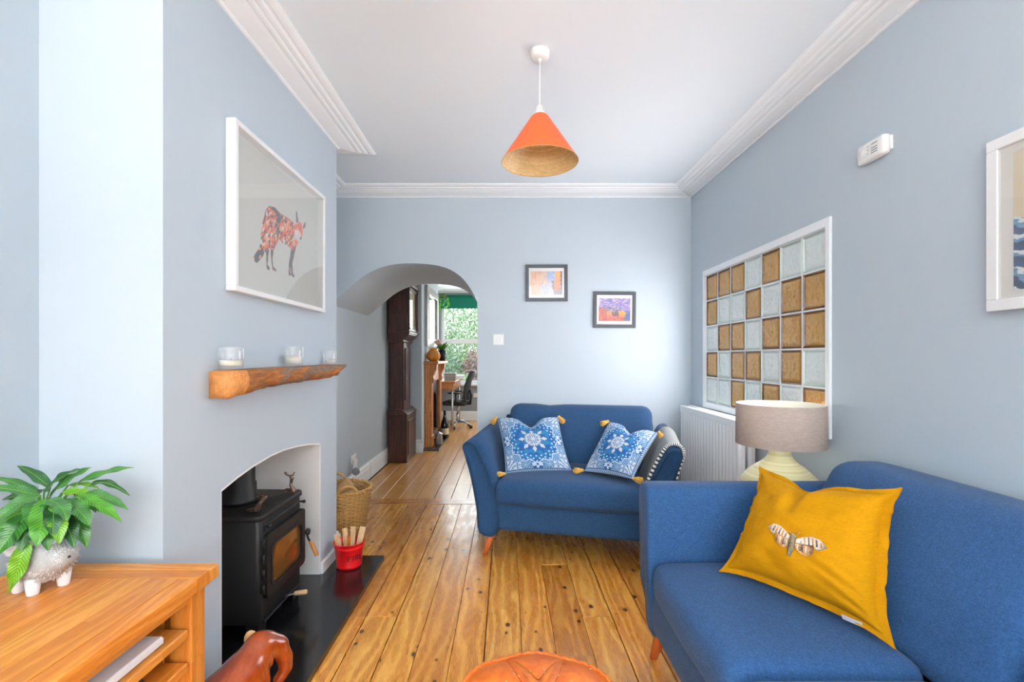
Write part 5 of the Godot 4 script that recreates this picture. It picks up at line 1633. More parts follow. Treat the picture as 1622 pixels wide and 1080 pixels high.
func build_plant():
	# hedgehog planter, snout to the right
	var at := Vector3(-1.303, 0.69, -1.335)
	var t = thing("hedgehog_planter", "white ceramic planter shaped like a hedgehog on the sideboard", "planter", at)
	var st := S()
	var caps := [[Vector3(-0.012, 0.085, 0.0), Vector3(0.012, 0.088, 0.004), 0.060, 0.058], [Vector3(0.012, 0.090, 0.004), Vector3(0.058, 0.096, 0.012), 0.050, 0.030]]
	blob(st, caps, 0.006, 0.03)
	part(t, "body", st, mat(rgb(172, 169, 166), 0.6))
	st = S()
	lathe(st, [Vector2(0.056, 0.115), Vector2(0.062, 0.138), Vector2(0.062, 0.146), Vector2(0.055, 0.146), Vector2(0.050, 0.125)], 28, Transform3D(Basis.from_euler(Vector3(0, 0, 0.16)), Vector3(-0.012, 0.0, 0.0)))
	part(t, "rim", st, M.gloss_white)
	st = S()
	var r := RandomNumberGenerator.new()
	r.seed = 8
	var nose := Vector3(0.086, 0.096, 0.018)
	for i in 3600:
		var d := Vector3(r.randfn(), r.randfn(), r.randfn()).normalized()
		var onhead := r.randf() < 0.45
		var c := Vector3(0.056, 0.096, 0.012) if onhead else Vector3(r.randf_range(-0.012, 0.02), 0.087, 0.003)
		var rad := 0.030 if onhead else 0.058
		var p := c + d * rad
		if p.distance_to(nose) < 0.013 or p.y > 0.135 or p.y < 0.03: continue
		var sweep := ((p - nose).normalized() * 0.9 + d * 0.75).normalized()
		var w := sweep.cross(d).normalized() * 0.0019
		var w2 := sweep.cross(w).normalized() * 0.0016
		var tip := p + sweep * r.randf_range(0.009, 0.014)
		for k in 4:
			var a: Vector3 = [w, w2, -w, -w2][k]
			var b: Vector3 = [w2, -w, -w2, w][k]
			tri(st, p + a, p + b, tip)
	part(t, "spine", st, mat(rgb(236, 233, 228), 0.5), "white moulded spines", "stuff")
	st = S()
	ball(st, nose, Vector3(0.005, 0.004, 0.005), 10)
	part(t, "nose", st, M.ink, "small dark nose")
	for e in [Vector3(0.045, 0.138, 0.022), Vector3(0.066, 0.134, -0.010)]:
		st = S()
		ball(st, e, Vector3(0.012, 0.014, 0.006), 10, Basis.from_euler(Vector3(0.2, 0.8, -0.2)))
		part(t, "ear", st, M.lining)
	for l in [Vector3(0.006, 0, 0.038), Vector3(-0.050, 0, 0.022), Vector3(0.036, 0, -0.020), Vector3(-0.045, 0, -0.036)]:
		st = S()
		lathe(st, [Vector2(0, 0), Vector2(0.0125, 0), Vector2(0.014, 0.003), Vector2(0.019, 0.045), Vector2(0, 0.05)], 18, Transform3D(Basis(), l))
		part(t, "leg", st, M.gloss_white)
	st = S()
	lathe(st, [Vector2(0.052, 0.134), Vector2(0.03, 0.140), Vector2(0, 0.142)], 20, Transform3D(Basis.from_euler(Vector3(0, 0, 0.16)), Vector3(-0.012, 0.0, 0.0)))
	part(t, "soil", st, mat(rgb(58, 38, 24), 0.95))
	# peace lily
	var p = thing("peace_lily", "leafy green peace lily growing from the hedgehog planter", "plant", at + Vector3(-0.012, 0.14, 0))
	var greens := []
	var veins := paint(128, 64, func(x: int, y: int):
		var s := absf(y / 31.5 - 1.0)
		var f := sin((x / 128.0 - s * 0.16) * 95.0)
		return Color.WHITE * (0.80 + 0.14 * f + (0.12 if s < 0.05 else 0.0)))
	var pleat := bump_of(veins, 3.0)
	for g in [rgb(56, 132, 40), rgb(88, 166, 40), rgb(50, 106, 52), rgb(124, 186, 44), rgb(76, 140, 66)]:
		greens.append(mat(g, 0.32, {"albedo_texture": veins, "normal_enabled": true, "normal_texture": pleat, "normal_scale": 0.5, "backlight_enabled": true, "backlight": Color(g.r * 0.35, g.g * 0.35, g.b * 0.15)}))
	# base, middle, tip, half width in mm, tone
	var L := [
		[Vector3(-1.3177, 0.9360, -1.3650), Vector3(-1.2538, 0.9985, -1.3550), Vector3(-1.1939, 1.0233, -1.3650), 21, 4], [Vector3(-1.2376, 0.9760, -1.3650), Vector3(-1.1678, 1.0137, -1.3750), Vector3(-1.0877, 1.0168, -1.3850), 15, 4], [Vector3(-1.3237, 0.9623, -1.3750), Vector3(-1.3739, 0.9965, -1.3850), Vector3(-1.4415, 1.0219, -1.3950), 18, 2],
		[Vector3(-1.2082, 0.9733, -1.3750), Vector3(-1.1634, 0.9854, -1.3850), Vector3(-1.1165, 0.9297, -1.4050), 12, 2], [Vector3(-1.2195, 0.9455, -1.3450), Vector3(-1.1459, 0.9616, -1.3450), Vector3(-1.0742, 0.9060, -1.3450), 19, 4], [Vector3(-1.2104, 0.9484, -1.3350), Vector3(-1.1291, 0.9437, -1.3150), Vector3(-1.0597, 0.8841, -1.3050), 19, 1],
		[Vector3(-1.3136, 0.9520, -1.3350), Vector3(-1.3520, 0.9746, -1.3050), Vector3(-1.4169, 0.9905, -1.2850), 18, 4], [Vector3(-1.2975, 0.9543, -1.3150), Vector3(-1.3190, 0.9554, -1.2650), Vector3(-1.3508, 0.8892, -1.2250), 20, 4], [Vector3(-1.2799, 0.9473, -1.3150), Vector3(-1.2282, 0.9049, -1.2550), Vector3(-1.2268, 0.8460, -1.2350), 31, 1],
		[Vector3(-1.2624, 0.9332, -1.3150), Vector3(-1.1942, 0.9048, -1.2650), Vector3(-1.1847, 0.8447, -1.2550), 26, 3], [Vector3(-1.2729, 0.9473, -1.3150), Vector3(-1.1866, 0.9388, -1.2750), Vector3(-1.1739, 0.9015, -1.2650), 22, 4], [Vector3(-1.2473, 0.9372, -1.3250), Vector3(-1.1638, 0.9360, -1.2950), Vector3(-1.1291, 0.8808, -1.2850), 26, 4],
		[Vector3(-1.2482, 0.9204, -1.3450), Vector3(-1.1872, 0.8736, -1.3250), Vector3(-1.1731, 0.8065, -1.3250), 24, 0], [Vector3(-1.3325, 0.9297, -1.3150), Vector3(-1.3396, 0.9116, -1.2750), Vector3(-1.3654, 0.8581, -1.2550), 28, 1], [Vector3(-1.3154, 0.9120, -1.3050), Vector3(-1.3085, 0.8782, -1.2550), Vector3(-1.3371, 0.8164, -1.2350), 30, 0],
		[Vector3(-1.2920, 0.8436, -1.2750), Vector3(-1.2764, 0.7944, -1.2400), Vector3(-1.3308, 0.7058, -1.2650), 24, 3], [Vector3(-1.3603, 0.9477, -1.3750), Vector3(-1.4330, 0.9781, -1.3850), Vector3(-1.5103, 0.9847, -1.3950), 15, 4], [Vector3(-1.2816, 0.9670, -1.3850), Vector3(-1.2299, 0.9744, -1.3850), Vector3(-1.1978, 0.9531, -1.3950), 9, 3],
		[Vector3(-1.3010, 0.9437, -1.3150), Vector3(-1.2717, 0.9352, -1.2650), Vector3(-1.2533, 0.8867, -1.2500), 24, 0], [Vector3(-1.3615, 0.9494, -1.3950), Vector3(-1.3810, 0.9513, -1.4150), Vector3(-1.4689, 0.8985, -1.4650), 22, 2], [Vector3(-1.3057, 0.9122, -1.3950), Vector3(-1.3049, 0.8808, -1.4350), Vector3(-1.3192, 0.7968, -1.4550), 24, 2],
		[Vector3(-1.2674, 0.9128, -1.3350), Vector3(-1.1914, 0.8738, -1.2950), Vector3(-1.1719, 0.8226, -1.2850), 24, 2], [Vector3(-1.3150, 0.8947, -1.3150), Vector3(-1.2886, 0.8745, -1.2650), Vector3(-1.2885, 0.8280, -1.2550), 26, 2], [Vector3(-1.2563, 0.9120, -1.3050), Vector3(-1.2279, 0.8779, -1.2650), Vector3(-1.2245, 0.8239, -1.2650), 24, 0], [Vector3(-1.2834, 0.9494, -1.3950), Vector3(-1.2578, 0.9144, -1.4250), Vector3(-1.2523, 0.8660, -1.4450), 20, 2],
		[Vector3(-1.3274, 0.9519, -1.3600), Vector3(-1.2802, 1.0027, -1.3600), Vector3(-1.2222, 1.0209, -1.3600), 16, 2], [Vector3(-1.3737, 0.9308, -1.3700), Vector3(-1.3999, 0.9519, -1.3600), Vector3(-1.4364, 0.9332, -1.3500), 20, 2], [Vector3(-1.2989, 0.9282, -1.3200), Vector3(-1.2598, 0.8930, -1.2700), Vector3(-1.2365, 0.8494, -1.2600), 26, 0], [Vector3(-1.2602, 0.9422, -1.3200), Vector3(-1.2062, 0.9066, -1.2600), Vector3(-1.1967, 0.8667, -1.2500), 24, 2], [Vector3(-1.2221, 0.9398, -1.3400), Vector3(-1.1475, 0.9282, -1.3200), Vector3(-1.1123, 0.9070, -1.3200), 18, 0], [Vector3(-1.3277, 0.8893, -1.3000), Vector3(-1.3272, 0.8629, -1.2600), Vector3(-1.3567, 0.8367, -1.2500), 24, 4], [Vector3(-1.2672, 0.9548, -1.3500), Vector3(-1.2204, 0.9620, -1.3500), Vector3(-1.1736, 0.9440, -1.3500), 16, 3]]
	var root := at + Vector3(-0.012, 0.15, 0.0)
	var k := 0
	for l in L:
		var b: Vector3 = l[0]
		var m: Vector3 = l[1]
		var tip: Vector3 = l[2]
		var w: float = l[3] * 0.001
		var toward := (Vector3(0, 1.34, 0.0) - m).normalized()
		var wave := k * 1.7
		st = S()
		var bot := S()
		var mid := []
		var fn := func(u: float, v: float) -> Vector3:
			var c := b.lerp(m, u).lerp(m.lerp(tip, u), u)
			c = c.lerp(b * (1 - u) * (1 - u) + m * (2 * u * (1 - u)) + tip * u * u, 1.0)
			var dr := ((m - b) * (1 - u) + (tip - m) * u).normalized()
			var up := (Vector3.UP * 0.75 + toward * 0.65)
			var sd := dr.cross(up).normalized()
			var nn := sd.cross(dr).normalized()
			var half := w * 2.5 * pow(clampf(u, 0.0, 1.0), 0.62) * pow(1.0 - clampf(u, 0.0, 1.0), 0.95) * (1.0 + 0.05 * sin(u * 17.0 + wave)) + 0.0004
			var s := v * 2.0 - 1.0
			return c + sd * (s * half) + nn * (absf(s) * half * 0.28 - 0.22 * half * absf(s) * sin(u * 15.0 + wave + s) + 0.0015 * sin(u * 7.0 + wave))
		surf(st, 20, 6, fn)
		var lf := wpart(p, "leaf", st, greens[l[4]])
		st = S()
		for i in 13: mid.append(fn.call(i / 12.5, 0.5) + Vector3(0, 0.0004, 0))
		tube(st, mid, 0.0009, 5)
		wpart(lf, "midrib", st, greens[3])
		st = S()
		var c1 := root.lerp(b, 0.5) + Vector3(0, 0.02, 0)
		var stem := []
		for i in 7:
			var u := i / 6.0
			stem.append((root + Vector3(0.018 * sin(k * 2.4), 0.0, 0.018 * cos(k * 2.4))) * (1 - u) * (1 - u) + c1 * 2 * u * (1 - u) + b * u * u)
		tube(st, stem, 0.0022, 6)
		wpart(p, "stem", st, greens[3 if k % 3 == 0 else 1])
		k += 1

# ---------------------------------------------------------------- things on and by the hearth
func build_hearth_things():
	# bucket
	var bc := Vector3(-0.989, 0.03, -2.98)
	var t = thing("fire_bucket", "red metal bucket lettered FIRE on the hearth corner, full of kindling", "bucket", bc)
	var st := S()
	lathe(st, [Vector2(0, 0.002), Vector2(0.070, 0.0), Vector2(0.073, 0.002), Vector2(0.0745, 0.010), Vector2(0.0765, 0.013), Vector2(0.0765, 0.017), Vector2(0.0755, 0.020), Vector2(0.0875, 0.122), Vector2(0.0895, 0.124), Vector2(0.0895, 0.128), Vector2(0.0885, 0.131), Vector2(0.0925, 0.152), Vector2(0.096, 0.154), Vector2(0.096, 0.158), Vector2(0.092, 0.158), Vector2(0.0865, 0.122), Vector2(0.073, 0.010), Vector2(0, 0.008)], 40)
	part(t, "pail", st, M.red)
	var a0 := deg_to_rad(50.0)
	for k in 2:
		st = S()
		var a: float = deg_to_rad(5.0) + k * PI
		ball(st, Vector3(cos(a) * 0.0935, 0.142, sin(a) * 0.0935), Vector3(0.008, 0.009, 0.008), 8)
		part(t, "handle_ear", st, M.red)
	st = S()
	var bail := []
	for i in 17:
		var f := i / 16.0 * PI
		var a := deg_to_rad(5.0)
		var side := Vector3(cos(a), 0, sin(a)) * cos(f) * 0.100
		bail.append(side + Vector3(0, 0.142 - sin(f) * 0.030, 0) + Vector3(-sin(a), 0, cos(a)) * -sin(f) * 0.098)
	tube(st, bail, 0.002, 6)
	part(t, "handle", st, M.steel)
	# letters bent round the pail
	var glyph := {"F": [[0, 0, 1, 6], [1, 5, 4, 6], [1, 2.8, 3.2, 3.7]], "I": [[0, 0, 1.1, 6]], "R": [[0, 0, 1, 6], [1, 5, 3.4, 6], [1, 2.6, 3.4, 3.5], [3, 3.4, 4, 5.2], [2.4, 0, 3.5, 2.7]], "E": [[0, 0, 1, 6], [1, 5, 4, 6], [1, 2.6, 3.4, 3.5], [1, 0, 4, 1]]}
	var ang := deg_to_rad(78.0)
	for ch in ["F", "I", "R", "E"]:
		st = S(true)
		var wide := 1.1 if ch == "I" else 4.0
		for g in glyph[ch]:
			var n := 4
			for i in n:
				var q := []
				for c in [[0, 0], [1, 0], [1, 1], [0, 1]]:
					var gx: float = lerpf(g[0], g[2], (i + c[0]) / float(n))
					var gy: float = lerpf(g[1], g[3], c[1])
					var h := 0.056 + gy * 0.0058
					var rad := lerpf(0.0755, 0.0875, (h - 0.02) / 0.102) + 0.0006
					var a := ang - gx * 0.0058 / 0.083
					q.append(Vector3(cos(a) * rad, h, sin(a) * rad))
				quad(st, q[0], q[1], q[2], q[3])
		part(t, "letter", st, M.ink, "black letter " + ch)
		ang -= (wide + 1.3) * 0.0058 / 0.083
	# kindling
	var sticks := [
		[Vector3(-0.040, 0.012, 0.02), Vector3(-1.0688, 0.2275, -2.9800), 0.030, 0.012, "kindling stick leaning furthest left in the bucket"], [Vector3(-0.012, 0.012, -0.01), Vector3(-1.0206, 0.2636, -2.9900), 0.032, 0.012, "kindling stick second from the left in the bucket"],
		[Vector3(0.008, 0.012, 0.012), Vector3(-0.9615, 0.2751, -2.9800), 0.034, 0.014, "broad kindling stick in the middle of the bucket"], [Vector3(0.035, 0.012, 0.0), Vector3(-0.8989, 0.2787, -2.9700), 0.036, 0.013, "pinkish kindling stick leaning right in the bucket"],
		[Vector3(0.002, 0.012, 0.045), Vector3(-0.9717, 0.2362, -2.9150), 0.020, 0.010, "short bark-brown kindling stick at the front of the bucket"], [Vector3(-0.022, 0.012, 0.04), Vector3(-1.0353, 0.2188, -2.9300), 0.018, 0.010, "short narrow kindling stick at the front left of the bucket"]]
	var k := 0
	for s in sticks:
		var a: Vector3 = bc + s[0]
		var b: Vector3 = s[1]
		var up := (b - a).normalized()
		var sd := up.cross(Vector3(0.2, 0, 1)).normalized()
		var kt = thing("kindling_stick", s[4], "kindling", a, 0.0, "kindling in the red bucket")
		st = S(true)
		bx(st, Vector3(0, (b - a).length() * 0.5, 0), Vector3(s[2], (b - a).length(), s[3]), 0.0015, 1, Vector2(k * 0.3, k * 0.2), Transform3D(Basis(-sd, up, up.cross(sd)).orthonormalized() * Basis(Vector3.UP, 0.25 * sin(k * 2.0)), Vector3.ZERO))
		part(kt, "split_wood", st, M.honey if k == 4 else M.pale_wood)
		k += 1
	# wicker basket with logs
	var wk := Vector3(-1.262, 0.0, -3.62)
	t = thing("wicker_basket", "honey wicker log basket with hoop handles in the alcove by the arch", "basket", wk)
	var cane := mat(rgb(206, 160, 92), 0.6)
	var cane2 := mat(rgb(188, 138, 74), 0.6)
	var rad := func(y: float) -> float: return lerpf(0.165, 0.222, y / 0.34)
	st = S()
	for i in 24:
		var y := 0.010 + i * 0.0137
		var pts := []
		for j in 73:
			var a := TAU * j / 72
			var rr: float = rad.call(y) + 0.0055 * sin(a * 18.0 + (PI if i % 2 else 0.0))
			pts.append(Vector3(cos(a) * rr, y, sin(a) * rr))
		tube(st, pts, 0.0066, 5, false)
	part(t, "weave", st, cane)
	st = S()
	for j in 36:
		var a := TAU * (j + 0.5) / 36
		tube(st, [Vector3(cos(a) * 0.165, 0, sin(a) * 0.165), Vector3(cos(a) * 0.222, 0.34, sin(a) * 0.222)], 0.0045, 5)
	part(t, "stake", st, cane2, "", "stuff")
	for y in [0.175, 0.345]:
		st = S()
		for q in 2:
			var pts := []
			for j in 97:
				var a := TAU * j / 96
				var rr: float = rad.call(y) + 0.009 * cos(a * 24.0 + q * PI)
				pts.append(Vector3(cos(a) * rr, y + 0.008 * sin(a * 24.0 + q * PI), sin(a) * rr))
			tube(st, pts, 0.0085 if y > 0.3 else 0.006, 6, false)
		part(t, "rope_band", st, cane)
	st = S()
	lathe(st, [Vector2(0, 0.003), Vector2(0.162, 0.003), Vector2(0.162, 0.012), Vector2(0, 0.012)], 28)
	part(t, "bottom", st, cane2)
	for a in [1.05, 1.05 + PI]:
		st = S()
		var pts := []
		for i in 15:
			var f := i / 14.0 * PI
			var b: float = a + cos(f) * 0.34
			pts.append(Vector3(cos(b) * 0.226, 0.33 + sin(f) * 0.075, sin(b) * 0.226))
		tube(st, pts, 0.010, 8)
		part(t, "handle", st, cane)
	var logs := [[Vector3(-0.11, 0.20, 0.05), Vector3(0.11, 0.30, -0.03), 0.060, "pale split log lying highest in the wicker basket"], [Vector3(-0.08, 0.22, 0.125), Vector3(0.10, 0.27, 0.12), 0.045, "grey barked log at the front of the wicker basket"], [Vector3(-0.09, 0.25, -0.07), Vector3(0.04, 0.36, -0.10), 0.050, "pale upright log at the back of the wicker basket"]]
	k = 0
	for l in logs:
		var lt = thing("firewood_log", l[3], "log", wk + l[0], 0.0, "logs in the basket")
		var ax: Vector3 = l[1] - l[0]
		var u := ax.normalized()
		var sd := u.cross(Vector3.UP).normalized()
		var sv := u.cross(sd)
		st = S()
		var rings := []
		for e in 5:
			var ring := []
			for q in 12:
				var a := TAU * q / 12
				var rr: float = l[2] * (1.0 if sin(a + k) > -0.3 else 0.72) * (1.0 + 0.05 * sin(q * 2.3 + e))
				ring.append(ax * (e / 4.0) + (sd * cos(a) + sv * sin(a)) * rr)
			rings.append(ring)
		loft(st, rings, false)
		part(lt, "bark", st, mat(rgb(126, 110, 98), 0.9) if k == 1 else mat(rgb(206, 160, 108), 0.8))
		st = S(true)
		for e in [0, 4]:
			for q in 12: tri(st, ax * (e / 4.0), rings[e][q], rings[e][(q + 1) % 12])
		part(lt, "cut_end", st, mat(rgb(214, 176, 128), 0.8))
		k += 1
	# carved elephant seen from behind
	var en := noise(14.0, 3, 3)
	var wood := timber(256, 256, 91, rgb(124, 42, 10), rgb(148, 56, 13), rgb(168, 74, 20), 1.0, 0.6, 0)
	var em := mat(Color.WHITE, 0.22, {"albedo_texture": wood, "uv1_triplanar": true, "uv1_scale": Vector3.ONE * 7.0, "clearcoat_enabled": true, "clearcoat": 0.6, "clearcoat_roughness": 0.12})
	var foot := Vector3(-0.965, 0.03, -1.72)
	t = thing("elephant_carving", "polished reddish wooden elephant carving, trunk curled down, on the near hearth", "carving", foot)
	var E := func(x: float, y: float, d: float) -> Vector3: return Vector3(x, y, -d) - foot
	st = S()
	blob(st, [
		[E.call(-1.005, 0.157, 1.625), E.call(-0.955, 0.187, 1.735), 0.076, 0.074], [E.call(-0.955, 0.192, 1.735), E.call(-0.935, 0.235, 1.795), 0.066, 0.052],
		[E.call(-0.935, 0.245, 1.795), E.call(-0.925, 0.235, 1.810), 0.050, 0.048], [E.call(-0.915, 0.235, 1.820), E.call(-0.885, 0.220, 1.840), 0.038, 0.030],
		[E.call(-0.885, 0.220, 1.840), E.call(-0.866, 0.170, 1.850), 0.029, 0.023], [E.call(-0.866, 0.170, 1.850), E.call(-0.862, 0.130, 1.850), 0.022, 0.018], [E.call(-0.862, 0.130, 1.850), E.call(-0.876, 0.098, 1.840), 0.017, 0.013], [E.call(-0.876, 0.098, 1.840), E.call(-0.888, 0.094, 1.830), 0.013, 0.012],
		[E.call(-1.045, 0.142, 1.640), E.call(-1.050, 0.045, 1.640), 0.038, 0.033], [E.call(-0.965, 0.142, 1.600), E.call(-0.965, 0.045, 1.600), 0.038, 0.033], [E.call(-0.985, 0.142, 1.775), E.call(-1.005, 0.065, 1.780), 0.036, 0.031], [E.call(-0.905, 0.142, 1.735), E.call(-0.905, 0.045, 1.735), 0.036, 0.031],
		[E.call(-1.030, 0.182, 1.560), E.call(-1.040, 0.090, 1.545), 0.010, 0.008]], 0.0065, 0.03)
	part(t, "body", st, em)
	for s in [[E.call(-0.900, 0.215, 1.765), Vector3(0.028, 0.050, 0.010), 0.6], [E.call(-0.975, 0.255, 1.815), Vector3(0.026, 0.046, 0.010), 0.6]]:
		st = S()
		ball(st, s[0], s[1], 16, Basis.from_euler(Vector3(0.15, s[2], 0.25)))
		part(t, "ear", st, em if s[0].x > 0.03 else mat(rgb(206, 156, 104), 0.3, {"clearcoat_enabled": true, "clearcoat": 0.5}))

func build_pouffe():
	var c := Vector3(0.094, 0, -1.325)
	var t = thing("leather_pouffe", "round tan orange leather pouffe with stitched star panels on the floor", "pouffe", c)
	var hide := noise(0.03, 5, 4)
	var tex := paint(256, 256, func(x: int, y: int):
		var v := hide.get_noise_2d(x, y) * 0.5 + 0.5
		var q := hide.get_noise_2d(x * 5.0, y * 5.0) * 0.5 + 0.5
		return rgb(208, 98, 24).lerp(rgb(246, 148, 54), clampf(v * 1.2 - 0.1 + (q - 0.5) * 0.4, 0, 1)))
	var ms := []
	for k in [rgb(255, 255, 255), rgb(238, 214, 204), rgb(255, 232, 206)]:
		ms.append(mat(k, 0.42, {"albedo_texture": tex, "uv1_triplanar": true, "uv1_scale": Vector3.ONE * 3.0}))
	# height over the floor and reach at ring q (0 middle of the top .. 1 rim .. 2 foot)
	var at := func(q: float, a: float) -> Vector3:
		var scallop := 1.0 - 0.035 * (0.5 - 0.5 * cos(a * 8.0 + PI * 0.0))
		if q <= 1.0:
			var r := 0.262 * q * lerpf(1.0, scallop, q)
			return Vector3(cos(a) * r, 0.392 - 0.040 * pow(q, 2.6) - 0.006 * pow(q, 8.0), sin(a) * r)
		var f := q - 1.0
		var r2: float = (0.262 + 0.045 * sin(f * PI)) * lerpf(scallop, 1.0, f) - 0.03 * f
		return Vector3(cos(a) * r2, 0.346 * (1.0 - f), sin(a) * r2)
	# petal panels on the top, their in-between panels, then the side panels
	var n := 8
	for k in n:
		var a0 := TAU * (k - 0.5) / n
		var a1 := TAU * (k + 0.5) / n
		var st := S()
		surf(st, 10, 10, func(u: float, v: float):
			var a := lerpf(a1, a0, u)
			var lo := 0.27 + 0.70 * pow(absf(u * 2.0 - 1.0), 2.2)
			var q := lerpf(lo, 0.985, v)
			return at.call(q, a) + Vector3(0, 0.006 * sin(u * PI) * sin(v * PI), 0))
		part(t, "petal_panel", st, ms[2])
		st = S()
		surf(st, 10, 10, func(u: float, v: float):
			var a := lerpf(a1, a0, u)
			var hi := 0.255 + 0.70 * pow(absf(u * 2.0 - 1.0), 2.2)
			return at.call(lerpf(0.02, hi, v), a) + Vector3(0, 0.005 * sin(v * PI), 0))
		part(t, "star_panel", st, ms[k % 2])
		st = S()
		surf(st, 8, 10, func(u: float, v: float): return at.call(lerpf(1.0, 2.0, v), lerpf(a1, a0, u)) + Vector3(cos(lerpf(a1, a0, u)), 0, sin(lerpf(a1, a0, u))) * 0.008 * sin(u * PI) * sin(v * PI))
		part(t, "side_panel", st, ms[(k + 1) % 2])
	var cord := S()
	var pts := []
	for i in 193:
		var a := TAU * i / 192
		pts.append(at.call(0.995, a) + Vector3(0, 0.003 + 0.0025 * sin(i * 1.7), 0))
	tube(cord, pts, 0.0068, 6, false)
	part(t, "rim_cord", cord, ms[2])
	# waxed thread along the seams of the top
	var thr := S(true)
	for k in n:
		for i in 40:
			var f := i / 40.0
			if i % 2: continue
			var u := f
			var a := lerpf(TAU * (k - 0.5) / n, TAU * (k + 0.5) / n, u) + TAU / 16
			var q := 0.262 + 0.70 * pow(absf(u * 2.0 - 1.0), 2.2)
			var u2 := (i + 1.0) / 40.0
			var aa := lerpf(TAU * (k - 0.5) / n, TAU * (k + 0.5) / n, u2) + TAU / 16
			var q2 := 0.262 + 0.70 * pow(absf(u2 * 2.0 - 1.0), 2.2)
			tube(thr, [at.call(q, a) + Vector3(0, 0.0015, 0), at.call(q2, aa) + Vector3(0, 0.0015, 0)], 0.0016, 4)
	part(t, "stitch", thr, mat(rgb(232, 190, 140), 0.8), "pale stitching", "stuff")

# ---------------------------------------------------------------- beyond the arch
func build_clock():
	var m: StandardMaterial3D = M.mahogany
	var t = thing("grandfather_clock", "tall dark mahogany longcase clock standing beyond the arch", "clock", Vector3(-1.38, 0, -6.31))
	var xb := -1.505
	wpart(t, "plinth", box(Vector3(xb, 0, -6.61), Vector3(-1.262, 0.60, -6.01), 0.006, 1, Vector2(0.1, 0.2)), m)
	wpart(t, "base_panel", box(Vector3(-1.263, 0.09, -6.54), Vector3(-1.254, 0.53, -6.08), 0.004, 1, Vector2(0.3, 0.1)), m)
	var st := S(true)
	prism(st, PackedVector2Array([Vector2(xb, 0.598), Vector2(-1.252, 0.598), Vector2(-1.252, 0.612), Vector2(-1.262, 0.622), Vector2(-1.318, 0.668), Vector2(xb, 0.668)]), Vector3(0, 0, -6.615), Vector3.RIGHT, Vector3.UP, Vector3(0, 0, 0.61))
	wpart(t, "base_moulding", st, m)
	wpart(t, "trunk", box(Vector3(xb, 0.66, -6.52), Vector3(-1.322, 1.58, -6.10), 0.006, 1, Vector2(0.5, 0.6)), m)
	wpart(t, "trunk_door", box(Vector3(-1.323, 0.78, -6.46), Vector3(-1.308, 1.46, -6.16), 0.005, 1, Vector2(0.7, 0.3)), m)
	st = S()
	ball(st, Vector3(-1.304, 1.06, -6.19), Vector3(0.006, 0.010, 0.006), 8)
	wpart(t, "door_escutcheon", st, M.steel)
	st = S(true)
	prism(st, PackedVector2Array([Vector2(xb, 1.53), Vector2(-1.318, 1.53), Vector2(-1.308, 1.545), Vector2(-1.312, 1.56), Vector2(-1.290, 1.585), Vector2(-1.262, 1.605), Vector2(-1.245, 1.628), Vector2(-1.238, 1.632), Vector2(-1.238, 1.65), Vector2(xb, 1.65)]), Vector3(0, 0, -6.60), Vector3.RIGHT, Vector3.UP, Vector3(0, 0, 0.58))
	wpart(t, "throat_moulding", st, m)
	wpart(t, "hood", box(Vector3(xb, 1.65, -6.60), Vector3(-1.262, 2.27, -6.02), 0.004, 1, Vector2(0.2, 0.9)), m)
	wpart(t, "hood_ledge", box(Vector3(xb, 1.645, -6.625), Vector3(-1.226, 1.672, -5.995), 0.005, 2), m)
	wpart(t, "hood_cornice", box(Vector3(xb, 2.262, -6.635), Vector3(-1.220, 2.295, -5.985), 0.006, 2), m)
	st = S(true)
	for z in [[-6.56, -6.52], [-6.10, -6.06]]: cb(st, Vector3(-1.264, 1.68, z[0]), Vector3(-1.244, 2.25, z[1]), 0.003)
	for y in [[1.68, 1.72], [2.20, 2.25]]: cb(st, Vector3(-1.264, y[0], -6.52), Vector3(-1.244, y[1], -6.10), 0.003)
	var dr := wpart(t, "hood_door", st, m)
	wpart(dr, "glazing", box(Vector3(-1.258, 1.72, -6.52), Vector3(-1.254, 2.20, -6.10)), M.glass)
	wpart(t, "dial", box(Vector3(-1.266, 1.72, -6.52), Vector3(-1.2605, 2.20, -6.10)), mat(rgb(206, 184, 130), 0.35, {"metallic": 0.6}), "brass dial behind the glass")
	for z in [-6.585, -6.035]:
		st = S()
		lathe(st, [Vector2(0.016, 0), Vector2(0.016, 0.02), Vector2(0.011, 0.03), Vector2(0.010, 0.5), Vector2(0.016, 0.51), Vector2(0.016, 0.54)], 14, Transform3D(Basis(), Vector3(-1.24, 1.70, z)))
		wpart(t, "column", st, m)
	# swan neck top with finials
	for sg in [1.0, -1.0]:
		st = S(true)
		var pl := PackedVector2Array()
		for p in [[0.31, 0.0], [0.31, 0.03], [0.22, 0.06], [0.12, 0.12], [0.06, 0.15], [0.03, 0.13], [0.05, 0.10], [0.02, 0.06], [0.0, 0.0]]: pl.append(Vector2(p[0] * sg, p[1]))
		prism(st, pl, Vector3(-1.262, 2.293, -6.31), Vector3(0, 0, 1), Vector3.UP, Vector3(0.03, 0, 0))
		wpart(t, "pediment_scroll", st, m)
	for z in [-6.58, -6.31, -6.04]:
		st = S()
		lathe(st, [Vector2(0, 0), Vector2(0.018, 0), Vector2(0.02, 0.02), Vector2(0.008, 0.03), Vector2(0.018, 0.05), Vector2(0.012, 0.075), Vector2(0.004, 0.10), Vector2(0, 0.105)], 14, Transform3D(Basis(), Vector3(-1.25, 2.295, z)))
		wpart(t, "finial", st, M.steel)

